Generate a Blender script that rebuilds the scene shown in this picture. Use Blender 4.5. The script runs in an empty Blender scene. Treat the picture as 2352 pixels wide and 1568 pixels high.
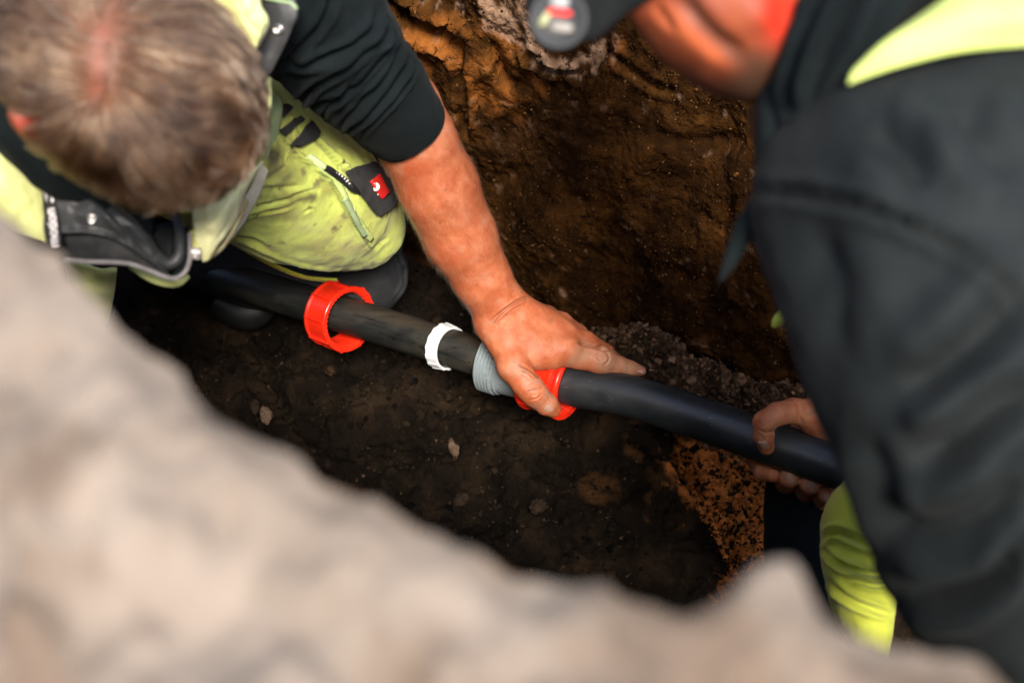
import bpy, math, random
import numpy as np
from mathutils import Vector, Matrix
from mathutils.bvhtree import BVHTree
rng = np.random.default_rng(7)
random.seed(7)
SC = bpy.context.scene
COL = SC.collection

# ------------------------------------------------------------------ camera
W0, H0, F = 2352.0, 1568.0, 2756.0
CAM = np.array([0.0, -0.8, 1.6])
RX = np.array([1.0, 0, 0]); UP = np.array([0, math.cos(math.radians(30)), 0.5]); FW = np.array([0, 0.5, -math.cos(math.radians(30))])
cd = bpy.data.cameras.new('camera')
cam = bpy.data.objects.new('camera', cd); COL.objects.link(cam)
cam.location = CAM; cam.rotation_euler = (math.radians(30), 0, 0)
cd.sensor_width = 36; cd.lens = 36 * F / W0
cd.clip_start = 0.02; cd.clip_end = 500
cd.dof.use_dof = True; cd.dof.focus_distance = 1.54
cd.dof.aperture_fstop = 2.95; cd.dof.aperture_blades = 0
SC.camera = cam

# ------------------------------------------------------------------ sky and sun
world = bpy.data.worlds.new('World'); SC.world = world; world.use_nodes = True
nt = world.node_tree
sky = nt.nodes.new('ShaderNodeTexSky'); sky.sky_type = 'NISHITA'; sky.sun_disc = False
SUN_EL, SUN_AZ = 64.0, 166.0      # azimuth from +Y towards +X
sky.sun_elevation = math.radians(SUN_EL); sky.sun_rotation = math.radians(SUN_AZ)
sky.air_density = 1.0; sky.dust_density = 3.0; sky.ozone_density = 0.6
bg = nt.nodes['Background']; bg.inputs[1].default_value = 0.11
nt.links.new(sky.outputs[0], bg.inputs[0])
sd = bpy.data.lights.new('sun', 'SUN'); sd.energy = 2.2; sd.angle = math.radians(16); sd.color = (1.0, 0.93, 0.84)
sun = bpy.data.objects.new('sun', sd); COL.objects.link(sun)
sv = Vector((math.sin(math.radians(SUN_AZ)) * math.cos(math.radians(SUN_EL)), math.cos(math.radians(SUN_AZ)) * math.cos(math.radians(SUN_EL)), math.sin(math.radians(SUN_EL))))
sun.rotation_euler = sv.to_track_quat('Z', 'Y').to_euler(); sun.location = sv * 8
SC.view_settings.view_transform = 'Standard'; SC.view_settings.look = 'None'
SC.view_settings.exposure = 1.65; SC.view_settings.gamma = 1
SC.render.engine = 'CYCLES'
SC.cycles.use_denoising = True
SC.cycles.max_bounces = 8; SC.cycles.transparent_max_bounces = 8

# ------------------------------------------------------------------ maths helpers
OFF = [0.0]
def P(px, py, d):
    px = np.asarray(px, float); py = np.asarray(py, float); d = np.asarray(d, float) + OFF[0]
    u = (px - W0 / 2) / F; v = (H0 / 2 - py) / F
    return CAM + d[..., None] * (RX * u[..., None] + UP * v[..., None] + FW)
def PP(t): return P(t[0], t[1], t[2])
def Zp(px, py, z):
    v = (H0 / 2 - np.asarray(py, float)) / F
    d = (CAM[2] - z) / (-(UP[2] * v + FW[2]))
    return P(px, py, d)
def proj(p):
    q = p - CAM
    d = q @ FW
    return W0 / 2 + F * (q @ RX) / d, H0 / 2 - F * (q @ UP) / d, d
def nz(v): v = np.asarray(v, float); return v / (np.linalg.norm(v, axis=-1, keepdims=True) + 1e-12)
def cat(pts, n):
    """Catmull-Rom through rows of pts, n samples evenly by chord."""
    p = np.asarray(pts, float)
    if len(p) == 2:
        t = np.linspace(0, 1, n)[:, None]; return p[0] * (1 - t) + p[1] * t
    k = min(3, p.shape[1])
    q = np.vstack([2 * p[0] - p[1], p, 2 * p[-1] - p[-2]])
    m = 12; out = []
    for i in range(1, len(q) - 2):
        t = np.linspace(0, 1, m, endpoint=False)[:, None]
        a, b, c, e = q[i - 1], q[i], q[i + 1], q[i + 2]
        out.append(0.5 * (2 * b + (c - a) * t + (2 * a - 5 * b + 4 * c - e) * t ** 2 + (3 * b - a - 3 * c + e) * t ** 3))
    o = np.vstack(out + [p[-1:]])
    L = np.r_[0, np.cumsum(np.linalg.norm(np.diff(o[:, :k], axis=0), axis=1) + 1e-9)]
    s = np.linspace(0, L[-1], n)
    return np.stack([np.interp(s, L, o[:, j]) for j in range(p.shape[1])], 1)

_pt = rng.permutation(256).astype(np.int64); _pt = np.r_[_pt, _pt, _pt]
_gr = nz(rng.normal(size=(256, 3))).astype(np.float32)
def noise(p):
    p = np.asarray(p, np.float64)
    i = np.floor(p).astype(np.int64); f = (p - i).astype(np.float32); i &= 255
    w = f * f * f * (f * (f * 6 - 15) + 10)
    r = 0
    for dx in (0, 1):
        wx = w[..., 0] if dx else 1 - w[..., 0]
        for dy in (0, 1):
            wy = w[..., 1] if dy else 1 - w[..., 1]
            for dz in (0, 1):
                wz = w[..., 2] if dz else 1 - w[..., 2]
                h = _pt[_pt[_pt[(i[..., 0] + dx) & 255] + ((i[..., 1] + dy) & 255)] + ((i[..., 2] + dz) & 255)]
                g = _gr[h]
                r = r + wx * wy * wz * (g[..., 0] * (f[..., 0] - dx) + g[..., 1] * (f[..., 1] - dy) + g[..., 2] * (f[..., 2] - dz))
    return r * 1.6
def fbm(p, octv=4, gain=.5, ridge=False):
    a = 1.0; r = 0; p = np.asarray(p, float)
    for k in range(octv):
        n = noise(p + 17.3 * k)
        r = r + a * ((1 - 2 * np.abs(n)) if ridge else n); a *= gain; p = p * 2.03
    return r

# ------------------------------------------------------------------ materials
def lin(c):
    return tuple(((x / 255 + .055) / 1.055) ** 2.4 if x > 10 else x / 255 / 12.92 for x in c)
def mat(name, cols, scale=20, detail=6, rough=.8, bump=None, spec=.5, sss=0, sheen=0, metal=0, stretch=None, wave=None, trans=0, coat=0, rvar=0, ndist=0, ior=1.5, speck=None):
    m = bpy.data.materials.new(name); m.use_nodes = True
    t = m.node_tree; N = t.nodes; L = t.links
    b = N['Principled BSDF']
    tc = N.new('ShaderNodeTexCoord'); src = tc.outputs['Object']
    if stretch:
        mp = N.new('ShaderNodeMapping'); mp.inputs['Scale'].default_value = stretch; L.new(src, mp.inputs[0]); src = mp.outputs[0]
    n = N.new('ShaderNodeTexNoise'); n.inputs['Scale'].default_value = scale; n.inputs['Detail'].default_value = detail; n.inputs['Roughness'].default_value = .62
    n.inputs['Distortion'].default_value = ndist
    L.new(src, n.inputs['Vector'])
    r = N.new('ShaderNodeValToRGB'); L.new(n.outputs[0], r.inputs[0])
    e = r.color_ramp.elements
    while len(e) < len(cols): e.new(.5)
    for k, (pos, c) in enumerate(cols):
        e[k].position = pos; e[k].color = (*c, 1)
    colout = r.outputs[0]
    if speck:      # grains of another colour: (scale, threshold, rgb)
        for (ss, th, cc) in speck:
            n3 = N.new('ShaderNodeTexNoise'); n3.inputs['Scale'].default_value = abs(ss); n3.inputs['Detail'].default_value = 3
            L.new(src if ss < 0 else tc.outputs['Object'], n3.inputs['Vector'])
            mr = N.new('ShaderNodeMapRange'); mr.inputs[1].default_value = th; mr.inputs[2].default_value = th + .06; L.new(n3.outputs[0], mr.inputs[0])
            mx = N.new('ShaderNodeMix'); mx.data_type = 'RGBA'; L.new(mr.outputs[0], mx.inputs[0]); L.new(colout, mx.inputs[6]); mx.inputs[7].default_value = (*cc, 1)
            colout = mx.outputs[2]
    at = N.new('ShaderNodeAttribute'); at.attribute_name = 'tint'
    mx = N.new('ShaderNodeMix'); mx.data_type = 'RGBA'
    L.new(at.outputs['Alpha'], mx.inputs[0]); L.new(colout, mx.inputs[6]); L.new(at.outputs['Color'], mx.inputs[7])
    if TINTED[0]:
        colout = mx.outputs[2]
    L.new(colout, b.inputs['Base Color'])
    b.inputs['Roughness'].default_value = rough; b.inputs['Specular IOR Level'].default_value = spec
    b.inputs['Metallic'].default_value = metal; b.inputs['IOR'].default_value = ior
    b.inputs['Subsurface Weight'].default_value = sss
    if sss: b.inputs['Subsurface Radius'].default_value = (.006, .0022, .0012); b.inputs['Subsurface Scale'].default_value = 1.0
    b.inputs['Sheen Weight'].default_value = sheen; b.inputs['Sheen Roughness'].default_value = .5
    b.inputs['Transmission Weight'].default_value = trans; b.inputs['Coat Weight'].default_value = coat
    if rvar:
        mr = N.new('ShaderNodeMapRange'); mr.inputs[3].default_value = rough - rvar; mr.inputs[4].default_value = rough + rvar
        mr.inputs[1].default_value = .3; mr.inputs[2].default_value = .7
        L.new(n.outputs[0], mr.inputs[0]); L.new(mr.outputs[0], b.inputs['Roughness'])
    prev = None
    for bb in (bump or []):
        kind, bs, strg, dist = bb
        if kind == 'noise':
            q = N.new('ShaderNodeTexNoise'); q.inputs['Scale'].default_value = bs; q.inputs['Detail'].default_value = 5; o = q.outputs[0]
            L.new(src, q.inputs['Vector'])
        elif kind == 'voronoi':
            q = N.new('ShaderNodeTexVoronoi'); q.inputs['Scale'].default_value = bs; o = q.outputs[0]; L.new(src, q.inputs['Vector'])
        else:
            q = N.new('ShaderNodeTexWave'); q.inputs['Scale'].default_value = bs; q.inputs['Distortion'].default_value = 1; o = q.outputs[0]
            L.new(src, q.inputs['Vector'])
        bu = N.new('ShaderNodeBump'); bu.inputs['Strength'].default_value = strg; bu.inputs['Distance'].default_value = dist
        L.new(o, bu.inputs['Height'])
        if prev: L.new(prev.outputs[0], bu.inputs['Normal'])
        prev = bu
    if prev: L.new(prev.outputs[0], b.inputs['Normal'])
    return m
TINTED = [True]
skin = mat('skin', [(.30, (.34, .080, .030)), (.5, (.42, .118, .048)), (.68, (.50, .165, .076))], scale=60, rough=.52, spec=.30, sss=.10,
           bump=[('voronoi', 1100, .12, .0004), ('noise', 330, .22, .0006)], rvar=.08, speck=[(420, .66, (.40, .11, .05)), (700, .68, (.66, .30, .18)), (105, .72, (.25, .07, .03))])
skin_face = mat('weathered_skin', [(.3, (.50, .10, .035)), (.7, (.66, .19, .09))], scale=14, rough=.5, sss=.12)
TINTED[0] = False
dark_cloth = mat('dark_cotton', [(.3, (.0036, .0056, .0062)), (.7, (.0095, .0135, .0142))], scale=14, rough=.92, spec=.07, sheen=.02,
                 bump=[('noise', 600, .4, .0006)])
dark_soft = mat('dark_fleece', [(.3, (.0060, .0080, .0084)), (.7, (.0185, .0215, .0215))], scale=7, rough=.75, spec=.09, sheen=.02,
                bump=[('noise', 60, .25, .004)])
charcoal = mat('charcoal_fabric', [(.3, (.016, .016, .017)), (.7, (.038, .038, .038))], scale=60, rough=.85, spec=.12, sheen=.05, bump=[('noise', 900, .5, .0005)])
charcoal_sat = mat('charcoal_satin', [(.3, (.016, .018, .019)), (.7, (.042, .042, .043))], scale=18, rough=.48, spec=.40, sheen=.05, bump=[('noise', 500, .4, .0005)])
grey_pipe = mat('grey_piping', [(.3, (.13, .12, .12)), (.7, (.22, .20, .20))], scale=90, rough=.8, bump=[('noise', 900, .4, .0005)])
lime_clean = mat('lime_jacket', [(.3, (.82, .86, .26)), (.7, (.90, .92, .38))], scale=20, rough=.75, sheen=.2, bump=[('noise', 500, .3, .0005)])
sage = mat('sage_lining', [(.3, (.24, .34, .17)), (.7, (.34, .43, .22))], scale=30, rough=.85, bump=[('noise', 700, .4, .0005)])
mesh_white = mat('white_mesh', [(.3, (.62, .58, .42)), (.7, (.80, .76, .58))], scale=60, rough=.8, bump=[('wave', 260, .9, .0008)])
TINTED[0] = True
lime_dirty = mat('lime_work_trousers', [(.25, (.30, .27, .07)), (.42, (.46, .50, .10)), (.6, (.58, .67, .13)), (.8, (.68, .76, .22))], scale=17, detail=9, rough=.88, sheen=.15,
                 bump=[('noise', 900, .4, .0005), ('noise', 60, .3, .002)], speck=[(38, .66, (.10, .075, .03)), (120, .70, (.12, .09, .04))])
TINTED[0] = False
lime_deep = mat('lime_fabric', [(.3, (.46, .50, .025)), (.7, (.62, .66, .07))], scale=20, rough=.8, sheen=.2, bump=[('noise', 400, .3, .0006)])
red_pl = mat('red_plastic', [(.3, (.88, .022, .006)), (.7, (.95, .034, .010))], scale=30, rough=.30, spec=.5, bump=[('noise', 120, .05, .0006)], sss=.0, rvar=.06)
white_pl = mat('white_plastic', [(.3, (.66, .66, .68)), (.7, (.76, .76, .77))], scale=80, rough=.38, bump=[('noise', 200, .1, .0005)])
clear_pl = mat('milky_plastic', [(.3, (.33, .39, .41)), (.7, (.38, .44, .46))], scale=30, rough=.26, trans=.35, ior=1.35, rvar=.06)
pipe_new = mat('black_plastic_pipe', [(.3, (.014, .017, .0185)), (.7, (.028, .032, .034))], scale=40, rough=.43, spec=.6, stretch=(.25, 1, 1), rvar=.1,
               bump=[('noise', 160, .12, .0006)], speck=[(-300, .66, (.065, .07, .072)), (260, .69, (.07, .065, .06))])
TINTED[0] = True
pipe_old = mat('dirty_plastic_pipe', [(.3, (.007, .008, .008)), (.48, (.012, .013, .012)), (.60, (.026, .023, .017)), (.75, (.065, .046, .028))], scale=26, detail=10, rough=.48, spec=.4, stretch=(.22, 1, 1),
               rvar=.15, bump=[('noise', 220, .35, .0007)], speck=[(-190, .62, (.003, .003, .003)), (150, .70, (.09, .06, .035))])
TINTED[0] = False
rubber = mat('black_rubber', [(.3, (.008, .009, .009)), (.7, (.016, .017, .017))], scale=50, rough=.55)
kneepad_m = mat('dusty_kneepad', [(.3, (.012, .013, .015)), (.7, (.030, .030, .031))], scale=25, detail=8, rough=.8, spec=.15, bump=[('noise', 500, .4, .0006)], speck=[(120, .72, (.10, .08, .05))])
steel = mat('steel', [(.3, (.45, .44, .42)), (.7, (.62, .60, .58))], scale=60, rough=.25, metal=1)
white_pr = mat('white_print', [(.3, (.66, .62, .62)), (.7, (.76, .72, .72))], scale=80, rough=.6)
red_lab = mat('red_label', [(.3, (.70, .012, .008)), (.7, (.78, .02, .012))], scale=60, rough=.7, bump=[('noise', 900, .3, .0003)])
black_tp = mat('black_tape', [(.3, (.006, .006, .007)), (.7, (.012, .012, .013))], scale=60, rough=.75)
nail_m = mat('nail', [(.3, (.40, .21, .14)), (.7, (.58, .38, .29))], scale=160, rough=.33, spec=.5)
nail_d = mat('dirty_nail', [(.3, (.32, .16, .105)), (.7, (.46, .28, .20))], scale=160, rough=.4, spec=.5)
mirror_m = mat('mirror_lens', [(.3, (.20, .20, .20)), (.7, (.26, .26, .26))], scale=8, rough=.10, metal=1)
glass_dark = mat('smoked_lens', [(.3, (.006, .008, .009)), (.7, (.010, .012, .012))], scale=8, rough=.12, spec=.6)
matte_black = mat('matte_black_cloth', [(.3, (.006, .007, .007)), (.7, (.011, .012, .012))], scale=50, rough=.85, spec=.08)
badge_refl_grey = mat('badge_refl_grey', [(.3, (.12, .13, .13)), (.7, (.16, .17, .17))], scale=50, rough=.4)  # badge colours imitate a reflected scene, painted flat
badge_refl_lime = mat('badge_refl_lime', [(.3, (.20, .22, .07)), (.7, (.26, .28, .10))], scale=50, rough=.4)
badge_refl_tan = mat('badge_refl_tan', [(.3, (.085, .070, .055)), (.7, (.13, .11, .09))], scale=50, rough=.4)

# ------------------------------------------------------------------ mesh helpers
def make(name, V, Fq, m, parent=None, smooth=True, tint=None, tris=None, sharp=0):
    V = np.asarray(V, np.float32); Fq = np.asarray(Fq, np.int64).reshape(-1, 4) if Fq is not None and len(Fq) else np.zeros((0, 4), np.int64)
    T = np.asarray(tris, np.int64).reshape(-1, 3) if tris is not None and len(tris) else np.zeros((0, 3), np.int64)
    me = bpy.data.meshes.new(name)
    off = np.zeros(3)
    if parent is not None: off = np.array(parent['_org'])
    me.vertices.add(len(V)); me.vertices.foreach_set('co', (V - off).astype(np.float32).ravel())
    loops = np.r_[Fq.ravel(), T.ravel()].astype(np.int32)
    me.loops.add(len(loops)); me.loops.foreach_set('vertex_index', loops)
    st = np.r_[np.arange(len(Fq)) * 4, len(Fq) * 4 + np.arange(len(T)) * 3].astype(np.int32)
    me.polygons.add(len(st)); me.polygons.foreach_set('loop_start', st)
    me.update(calc_edges=True); me.validate()
    me.polygons.foreach_set('use_smooth', np.full(len(me.polygons), smooth))
    if tint is not None:
        a = me.color_attributes.new('tint', 'FLOAT_COLOR', 'POINT'); a.data.foreach_set('color', np.asarray(tint, np.float32).ravel())
    me.materials.append(m)
    if sharp: me.set_sharp_from_angle(angle=sharp)
    o = bpy.data.objects.new(name, me); COL.objects.link(o)
    if parent is not None:
        root = parent
        o.parent = parent
        o['_org'] = list(off)
    else:
        o['_org'] = [0.0, 0.0, 0.0]
    return o
def root(name, loc, label, cat_, group=None):
    o = bpy.data.objects.new(name, None); COL.objects.link(o); o.location = [float(x) for x in loc]; o['_org'] = [float(x) for x in loc]
    o['label'] = label; o['category'] = cat_
    o.empty_display_size = .05
    if group: o['group'] = group
    return o
def tag(o, label, cat_, group=None, kind=None):
    if label: o['label'] = label
    if cat_: o['category'] = cat_
    if group: o['group'] = group
    if kind: o['kind'] = kind
    return o
def gridF(n, m, wrap=False):
    i = np.arange(n - 1)[:, None]; j = np.arange(m if wrap else m - 1)[None]
    j2 = (j + 1) % m
    return np.stack([i * m + j, i * m + j2, (i + 1) * m + j2, (i + 1) * m + j], -1).reshape(-1, 4)
def vnorm(V, Fq):
    a = V[Fq[:, 2]] - V[Fq[:, 0]]; b = V[Fq[:, 3]] - V[Fq[:, 1]]
    n = np.cross(a, b); N = np.zeros_like(V)
    for k in range(4): np.add.at(N, Fq[:, k], n)
    return nz(N)
def orient(V, Fq, c=None):
    """flip so normals point away from centroid-ish (by signed volume)"""
    v = np.einsum('ij,ij->i', V[Fq[:, 0]] - V.mean(0), np.cross(V[Fq[:, 2]] - V[Fq[:, 0]], V[Fq[:, 3]] - V[Fq[:, 1]])).sum()
    return Fq if v > 0 else Fq[:, ::-1]
def loft(secs, n=60, m=48):
    """secs rows: px, py, depth, half width in px, half depth in m -> closed tube"""
    S = cat(secs, n)
    C = P(S[:, 0], S[:, 1], S[:, 2]); T = nz(np.gradient(C, axis=0)); view = nz(C - CAM)
    side = nz(np.cross(T, view)); dep = nz(np.cross(side, T))
    rw = S[:, 3] / F * S[:, 2]; rd = S[:, 4]
    th = np.linspace(0, 2 * np.pi, m, endpoint=False)
    V = C[:, None] + side[:, None] * (np.cos(th)[None, :, None] * rw[:, None, None]) + dep[:, None] * (np.sin(th)[None, :, None] * rd[:, None, None])
    V = V.reshape(-1, 3); Fq = gridF(n, m, True)
    # caps
    k = len(V); V = np.vstack([V, C[:1], C[-1:]])
    j = np.arange(0, m, 2)
    c0 = np.stack([np.full(len(j), k), (j + 2) % m, (j + 1) % m, j], 1)
    c1 = np.stack([np.full(len(j), k + 1), (n - 1) * m + j, (n - 1) * m + (j + 1) % m, (n - 1) * m + (j + 2) % m], 1)
    Fq = np.vstack([Fq, c0, c1])
    return V, orient(V, Fq)
def tube(pts, r, n=60, m=10):
    """pts world coords; r scalar or per-point list"""
    pts = np.asarray(pts, float); r = np.broadcast_to(np.asarray(r, float), (len(pts),))
    S = cat(np.c_[pts, r], n); C = S[:, :3]; T = nz(np.gradient(C, axis=0))
    up = np.array([0.13, .2, .97]); side = nz(np.cross(T, up)); dep = np.cross(side, T)
    th = np.linspace(0, 2 * np.pi, m, endpoint=False)
    V = (C[:, None] + (side[:, None] * np.cos(th)[None, :, None] + dep[:, None] * np.sin(th)[None, :, None]) * S[:, 3][:, None, None]).reshape(-1, 3)
    Fq = gridF(n, m, True); k = len(V); V = np.vstack([V, C[:1], C[-1:]]); j = np.arange(0, m, 2)
    Fq = np.vstack([Fq, np.stack([np.full(len(j), k), (j + 2) % m, (j + 1) % m, j], 1), np.stack([np.full(len(j), k + 1), (n - 1) * m + j, (n - 1) * m + (j + 1) % m, (n - 1) * m + (j + 2) % m], 1)])
    return V, orient(V, Fq)
def join(parts):
    V = []; Q = []; k = 0
    for v, f in parts: V.append(v); Q.append(np.asarray(f) + k); k += len(v)
    return np.vstack(V), np.vstack(Q)
def pdist(px, py, poly, n=40):
    q = cat(np.asarray(poly, float)[:, :2], n)
    best = np.full(px.shape, 1e9); sgn = np.zeros(px.shape); tt = np.zeros(px.shape)
    for i in range(n - 1):
        a = q[i]; b = q[i + 1]; ab = b - a; L2 = ab @ ab + 1e-9
        t = np.clip(((px - a[0]) * ab[0] + (py - a[1]) * ab[1]) / L2, 0, 1)
        dx = px - a[0] - t * ab[0]; dy = py - a[1] - t * ab[1]; d = np.hypot(dx, dy)
        s = np.sign(ab[0] * dy - ab[1] * dx); mk = d < best
        best = np.where(mk, d, best); sgn = np.where(mk, s, sgn); tt = np.where(mk, (i + t) / (n - 1), tt)
    return best, sgn, tt
def inpoly(px, py, poly):
    poly = np.asarray(poly, float); c = np.zeros(px.shape, bool); j = len(poly) - 1
    for i in range(len(poly)):
        xi, yi = poly[i, :2]; xj, yj = poly[j, :2]
        k = ((yi > py) != (yj > py)) & (px < (xj - xi) * (py - yi) / (yj - yi + 1e-12) + xi)
        c ^= k; j = i
    return c
def crease(V, N, lines):
    """real grooves and folds pressed into a surface: lines of (polyline px, width px, depth m[, lip])"""
    px, py, d = proj(V); face = np.clip(-(N * nz(V - CAM)).sum(1) * 3 + .3, 0, 1)
    off = np.zeros(len(V))
    for ln in lines:
        poly, w, dep = ln[:3]; lip = ln[3] if len(ln) > 3 else .45
        bb = np.asarray(poly, float)
        m = (px > bb[:, 0].min() - 5 * w) & (px < bb[:, 0].max() + 5 * w) & (py > bb[:, 1].min() - 5 * w) & (py < bb[:, 1].max() + 5 * w) & (face > 0)
        if not m.any(): continue
        ds, sg, t = pdist(px[m], py[m], poly)
        tap = np.clip(np.minimum(t, 1 - t) * 5, 0, 1) ** .7
        g = -np.exp(-(ds / w) ** 2) + lip * np.exp(-((ds - 2.0 * w) / (1.1 * w)) ** 2)
        off[m] += dep * g * np.maximum(tap, .15) * face[m]
    return V + N * off[:, None]
def panel(curves, n=60, m=40, thick=.0015, bulge=0.0, fold=0.0, seed=0, lines=None):
    """cloth panel swept through curves [[(px,py,d)...], ...], closed with real thickness"""
    rows = np.stack([cat(np.asarray(c, float), n) for c in curves])       # k,n,3
    G = np.stack([cat(rows[:, i], m) for i in range(n)], 0)               # n,m,3
    V = P(G[..., 0], G[..., 1], G[..., 2])
    a = np.linspace(0, 1, n)[:, None]; b = np.linspace(0, 1, m)[None]
    off = bulge * np.sin(np.pi * a) ** .7 * np.sin(np.pi * b) ** .7
    if fold: off = off + fold * fbm(V * 28 + seed, 3)
    V = V - nz(V - CAM) * off[..., None]
    Vf = V.reshape(-1, 3); Q = gridF(n, m); N = vnorm(Vf, Q)
    s = np.sign(-(N * nz(Vf - CAM)).sum(1).mean()); N = N * s
    if s < 0: Q = Q[:, ::-1]
    if lines: Vf = crease(Vf, N, lines)
    Vb = Vf - N * thick
    k = len(Vf); ring = np.r_[np.arange(0, m), np.arange(1, n) * m + m - 1, (n - 1) * m + np.arange(m - 2, -1, -1), np.arange(n - 2, 0, -1) * m]
    r2 = np.roll(ring, -1)
    side = np.stack([ring, r2, r2 + k, ring + k], 1)
    if s > 0: side = side[:, ::-1]
    return np.vstack([Vf, Vb]), np.vstack([Q, Q[:, ::-1] + k, side])

def bridge(A, B):
    """open the closest pair of faces of two closed meshes and connect them with a tube: one continuous surface"""
    (Va, Qa), (Vb, Qb) = A, B
    ca = Va[Qa].mean(1); cb = Vb[Qb].mean(1)
    ia = np.arange(0, len(ca), max(1, len(ca) // 1500)); jb = np.arange(0, len(cb), max(1, len(cb) // 1500))
    D = ((ca[ia][:, None] - cb[jb][None]) ** 2).sum(-1); a, b = np.unravel_index(D.argmin(), D.shape); i, j = ia[a], jb[b]
    fa = Qa[i]; fb = (Qb[j] + len(Va))[::-1]; V = np.vstack([Va, Vb])
    best = min(range(4), key=lambda k: ((V[fa] - V[np.roll(fb, k)]) ** 2).sum()); fb = np.roll(fb, best)
    side = np.stack([fa, np.roll(fa, -1), np.roll(fb, -1), fb], 1)
    return V, np.vstack([np.delete(Qa, i, 0), np.delete(Qb, j, 0) + len(Va), side])

# ------------------------------------------------------------------ signed-distance sculpting
class SDF:
    def __init__(s, lo, hi, h):
        s.lo = np.array(lo, float); s.h = h; s.n = np.ceil((np.array(hi) - s.lo) / h).astype(int) + 1
        s.g = np.full(s.n, .04, np.float32)
    def box(s, lo, hi, pad):
        a = np.clip(np.floor((np.minimum(lo, hi) - pad - s.lo) / s.h).astype(int), 0, s.n); b = np.clip(np.ceil((np.maximum(lo, hi) + pad - s.lo) / s.h).astype(int) + 1, 0, s.n)
        if (b <= a).any(): return None, None
        ax = [s.lo[k] + s.h * np.arange(a[k], b[k], dtype=np.float32) for k in range(3)]
        return (slice(a[0], b[0]), slice(a[1], b[1]), slice(a[2], b[2])), np.stack(np.meshgrid(*ax, indexing='ij'), -1).astype(np.float32)
    def add(s, sl, d, k):
        o = s.g[sl]
        if k > 0:
            h = np.maximum(k - np.abs(o - d), 0) / k
            s.g[sl] = np.minimum(o, d) - h * h * k * .25
        else: s.g[sl] = np.minimum(o, d)
    def cone(s, a, b, ra, rb, k=.008, sub=False):
        a = np.array(a, float); b = np.array(b, float); R = max(ra, rb)
        sl, X = s.box(np.minimum(a, b) - R, np.maximum(a, b) + R, .012 + k)
        if sl is None: return
        ab = (b - a).astype(np.float32); q = X - a.astype(np.float32)
        t = np.clip((q @ ab) / max(float(ab @ ab), 1e-12), 0, 1)
        d = np.sqrt(((q - t[..., None] * ab) ** 2).sum(-1)) - (ra + (rb - ra) * t)
        if sub:
            o = s.g[sl]; d2 = -d; h = np.maximum(k - np.abs(o - d2), 0) / k; s.g[sl] = np.maximum(o, d2) + h * h * k * .25
        else: s.add(sl, d, k)
    def ell(s, c, ax, r, k=.01):
        """ax: 3x3 rows are axes"""
        c = np.array(c, float); R = max(r)
        sl, X = s.box(c - R, c + R, .012 + k)
        if sl is None: return
        q = (X - c.astype(np.float32)) @ np.array(ax, np.float32).T
        rr = np.array(r, np.float32)
        k0 = np.sqrt(((q / rr) ** 2).sum(-1)); k1 = np.sqrt(((q / rr ** 2) ** 2).sum(-1)) + 1e-9
        s.add(sl, k0 * (k0 - 1) / k1, k)
    def mesh(s):
        g = s.g; ins = g < 0
        n = np.array(g.shape) - 1
        cnt = np.zeros(n, np.int8)
        for a in (0, 1):
            for b in (0, 1):
                for c in (0, 1): cnt += ins[a:n[0] + a, b:n[1] + b, c:n[2] + c]
        act = (cnt > 0) & (cnt < 8); I = np.argwhere(act)
        idx = np.full(n, -1, np.int64); idx[act] = np.arange(len(I))
        acc = np.zeros((len(I), 3)); num = np.zeros(len(I))
        cr = [(a, b, c) for a in (0, 1) for b in (0, 1) for c in (0, 1)]
        for p in cr:
            for ax in range(3):
                if p[ax]: continue
                q = list(p); q[ax] = 1
                gp = g[I[:, 0] + p[0], I[:, 1] + p[1], I[:, 2] + p[2]]; gq = g[I[:, 0] + q[0], I[:, 1] + q[1], I[:, 2] + q[2]]
                m = (gp < 0) != (gq < 0); t = np.where(m, gp / np.where(m, gp - gq, 1), 0)
                pos = np.tile(np.array(p, float), (len(I), 1)); pos[:, ax] += t
                acc[m] += pos[m]; num[m] += 1
        V = s.lo + s.h * (I + acc / num[:, None])
        Q = []
        for ax in range(3):
            b, c = [(1, 2), (2, 0), (0, 1)][ax]
            A = ins; sl0 = [slice(None)] * 3; sl1 = [slice(None)] * 3; sl0[ax] = slice(0, -1); sl1[ax] = slice(1, None)
            e = A[tuple(sl0)] != A[tuple(sl1)]; E = np.argwhere(e)
            ok = (E[:, b] > 0) & (E[:, c] > 0) & (E[:, b] < n[b]) & (E[:, c] < n[c]); E = E[ok]
            fl = A[E[:, 0], E[:, 1], E[:, 2]]
            def cell(db, dc):
                K = E.copy(); K[:, b] += db; K[:, c] += dc; return idx[K[:, 0], K[:, 1], K[:, 2]]
            q = np.stack([cell(-1, -1), cell(0, -1), cell(0, 0), cell(-1, 0)], 1)
            q[~fl] = q[~fl][:, ::-1]
            Q.append(q)
        Q = np.vstack(Q); Q = Q[(Q >= 0).all(1)]
        return V, Q
def smoothm(V, Q, it=2, f=.5):
    E = np.vstack([Q[:, [0, 1]], Q[:, [1, 2]], Q[:, [2, 3]], Q[:, [3, 0]]])
    for _ in range(it):
        acc = np.zeros_like(V); num = np.zeros(len(V))
        for a, b in ((0, 1), (1, 0)):
            for k in range(3): acc[:, k] += np.bincount(E[:, a], V[E[:, b], k], len(V))
            num += np.bincount(E[:, a], minlength=len(V))
        V = V * (1 - f) + f * acc / np.maximum(num, 1)[:, None]
    return V
def chain(S, pts, k=.008):
    """pts: (px,py,d,r)"""
    for a, b in zip(pts[:-1], pts[1:]): S.cone(P(*a[:3]), P(*b[:3]), a[3], b[3], k)
def sdf_for(ptsl, h, pad=.03):
    A = np.array([P(*p[:3]) for p in ptsl]); r = max(p[3] for p in ptsl)
    return SDF(A.min(0) - r - pad, A.max(0) + r + pad, h)
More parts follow.
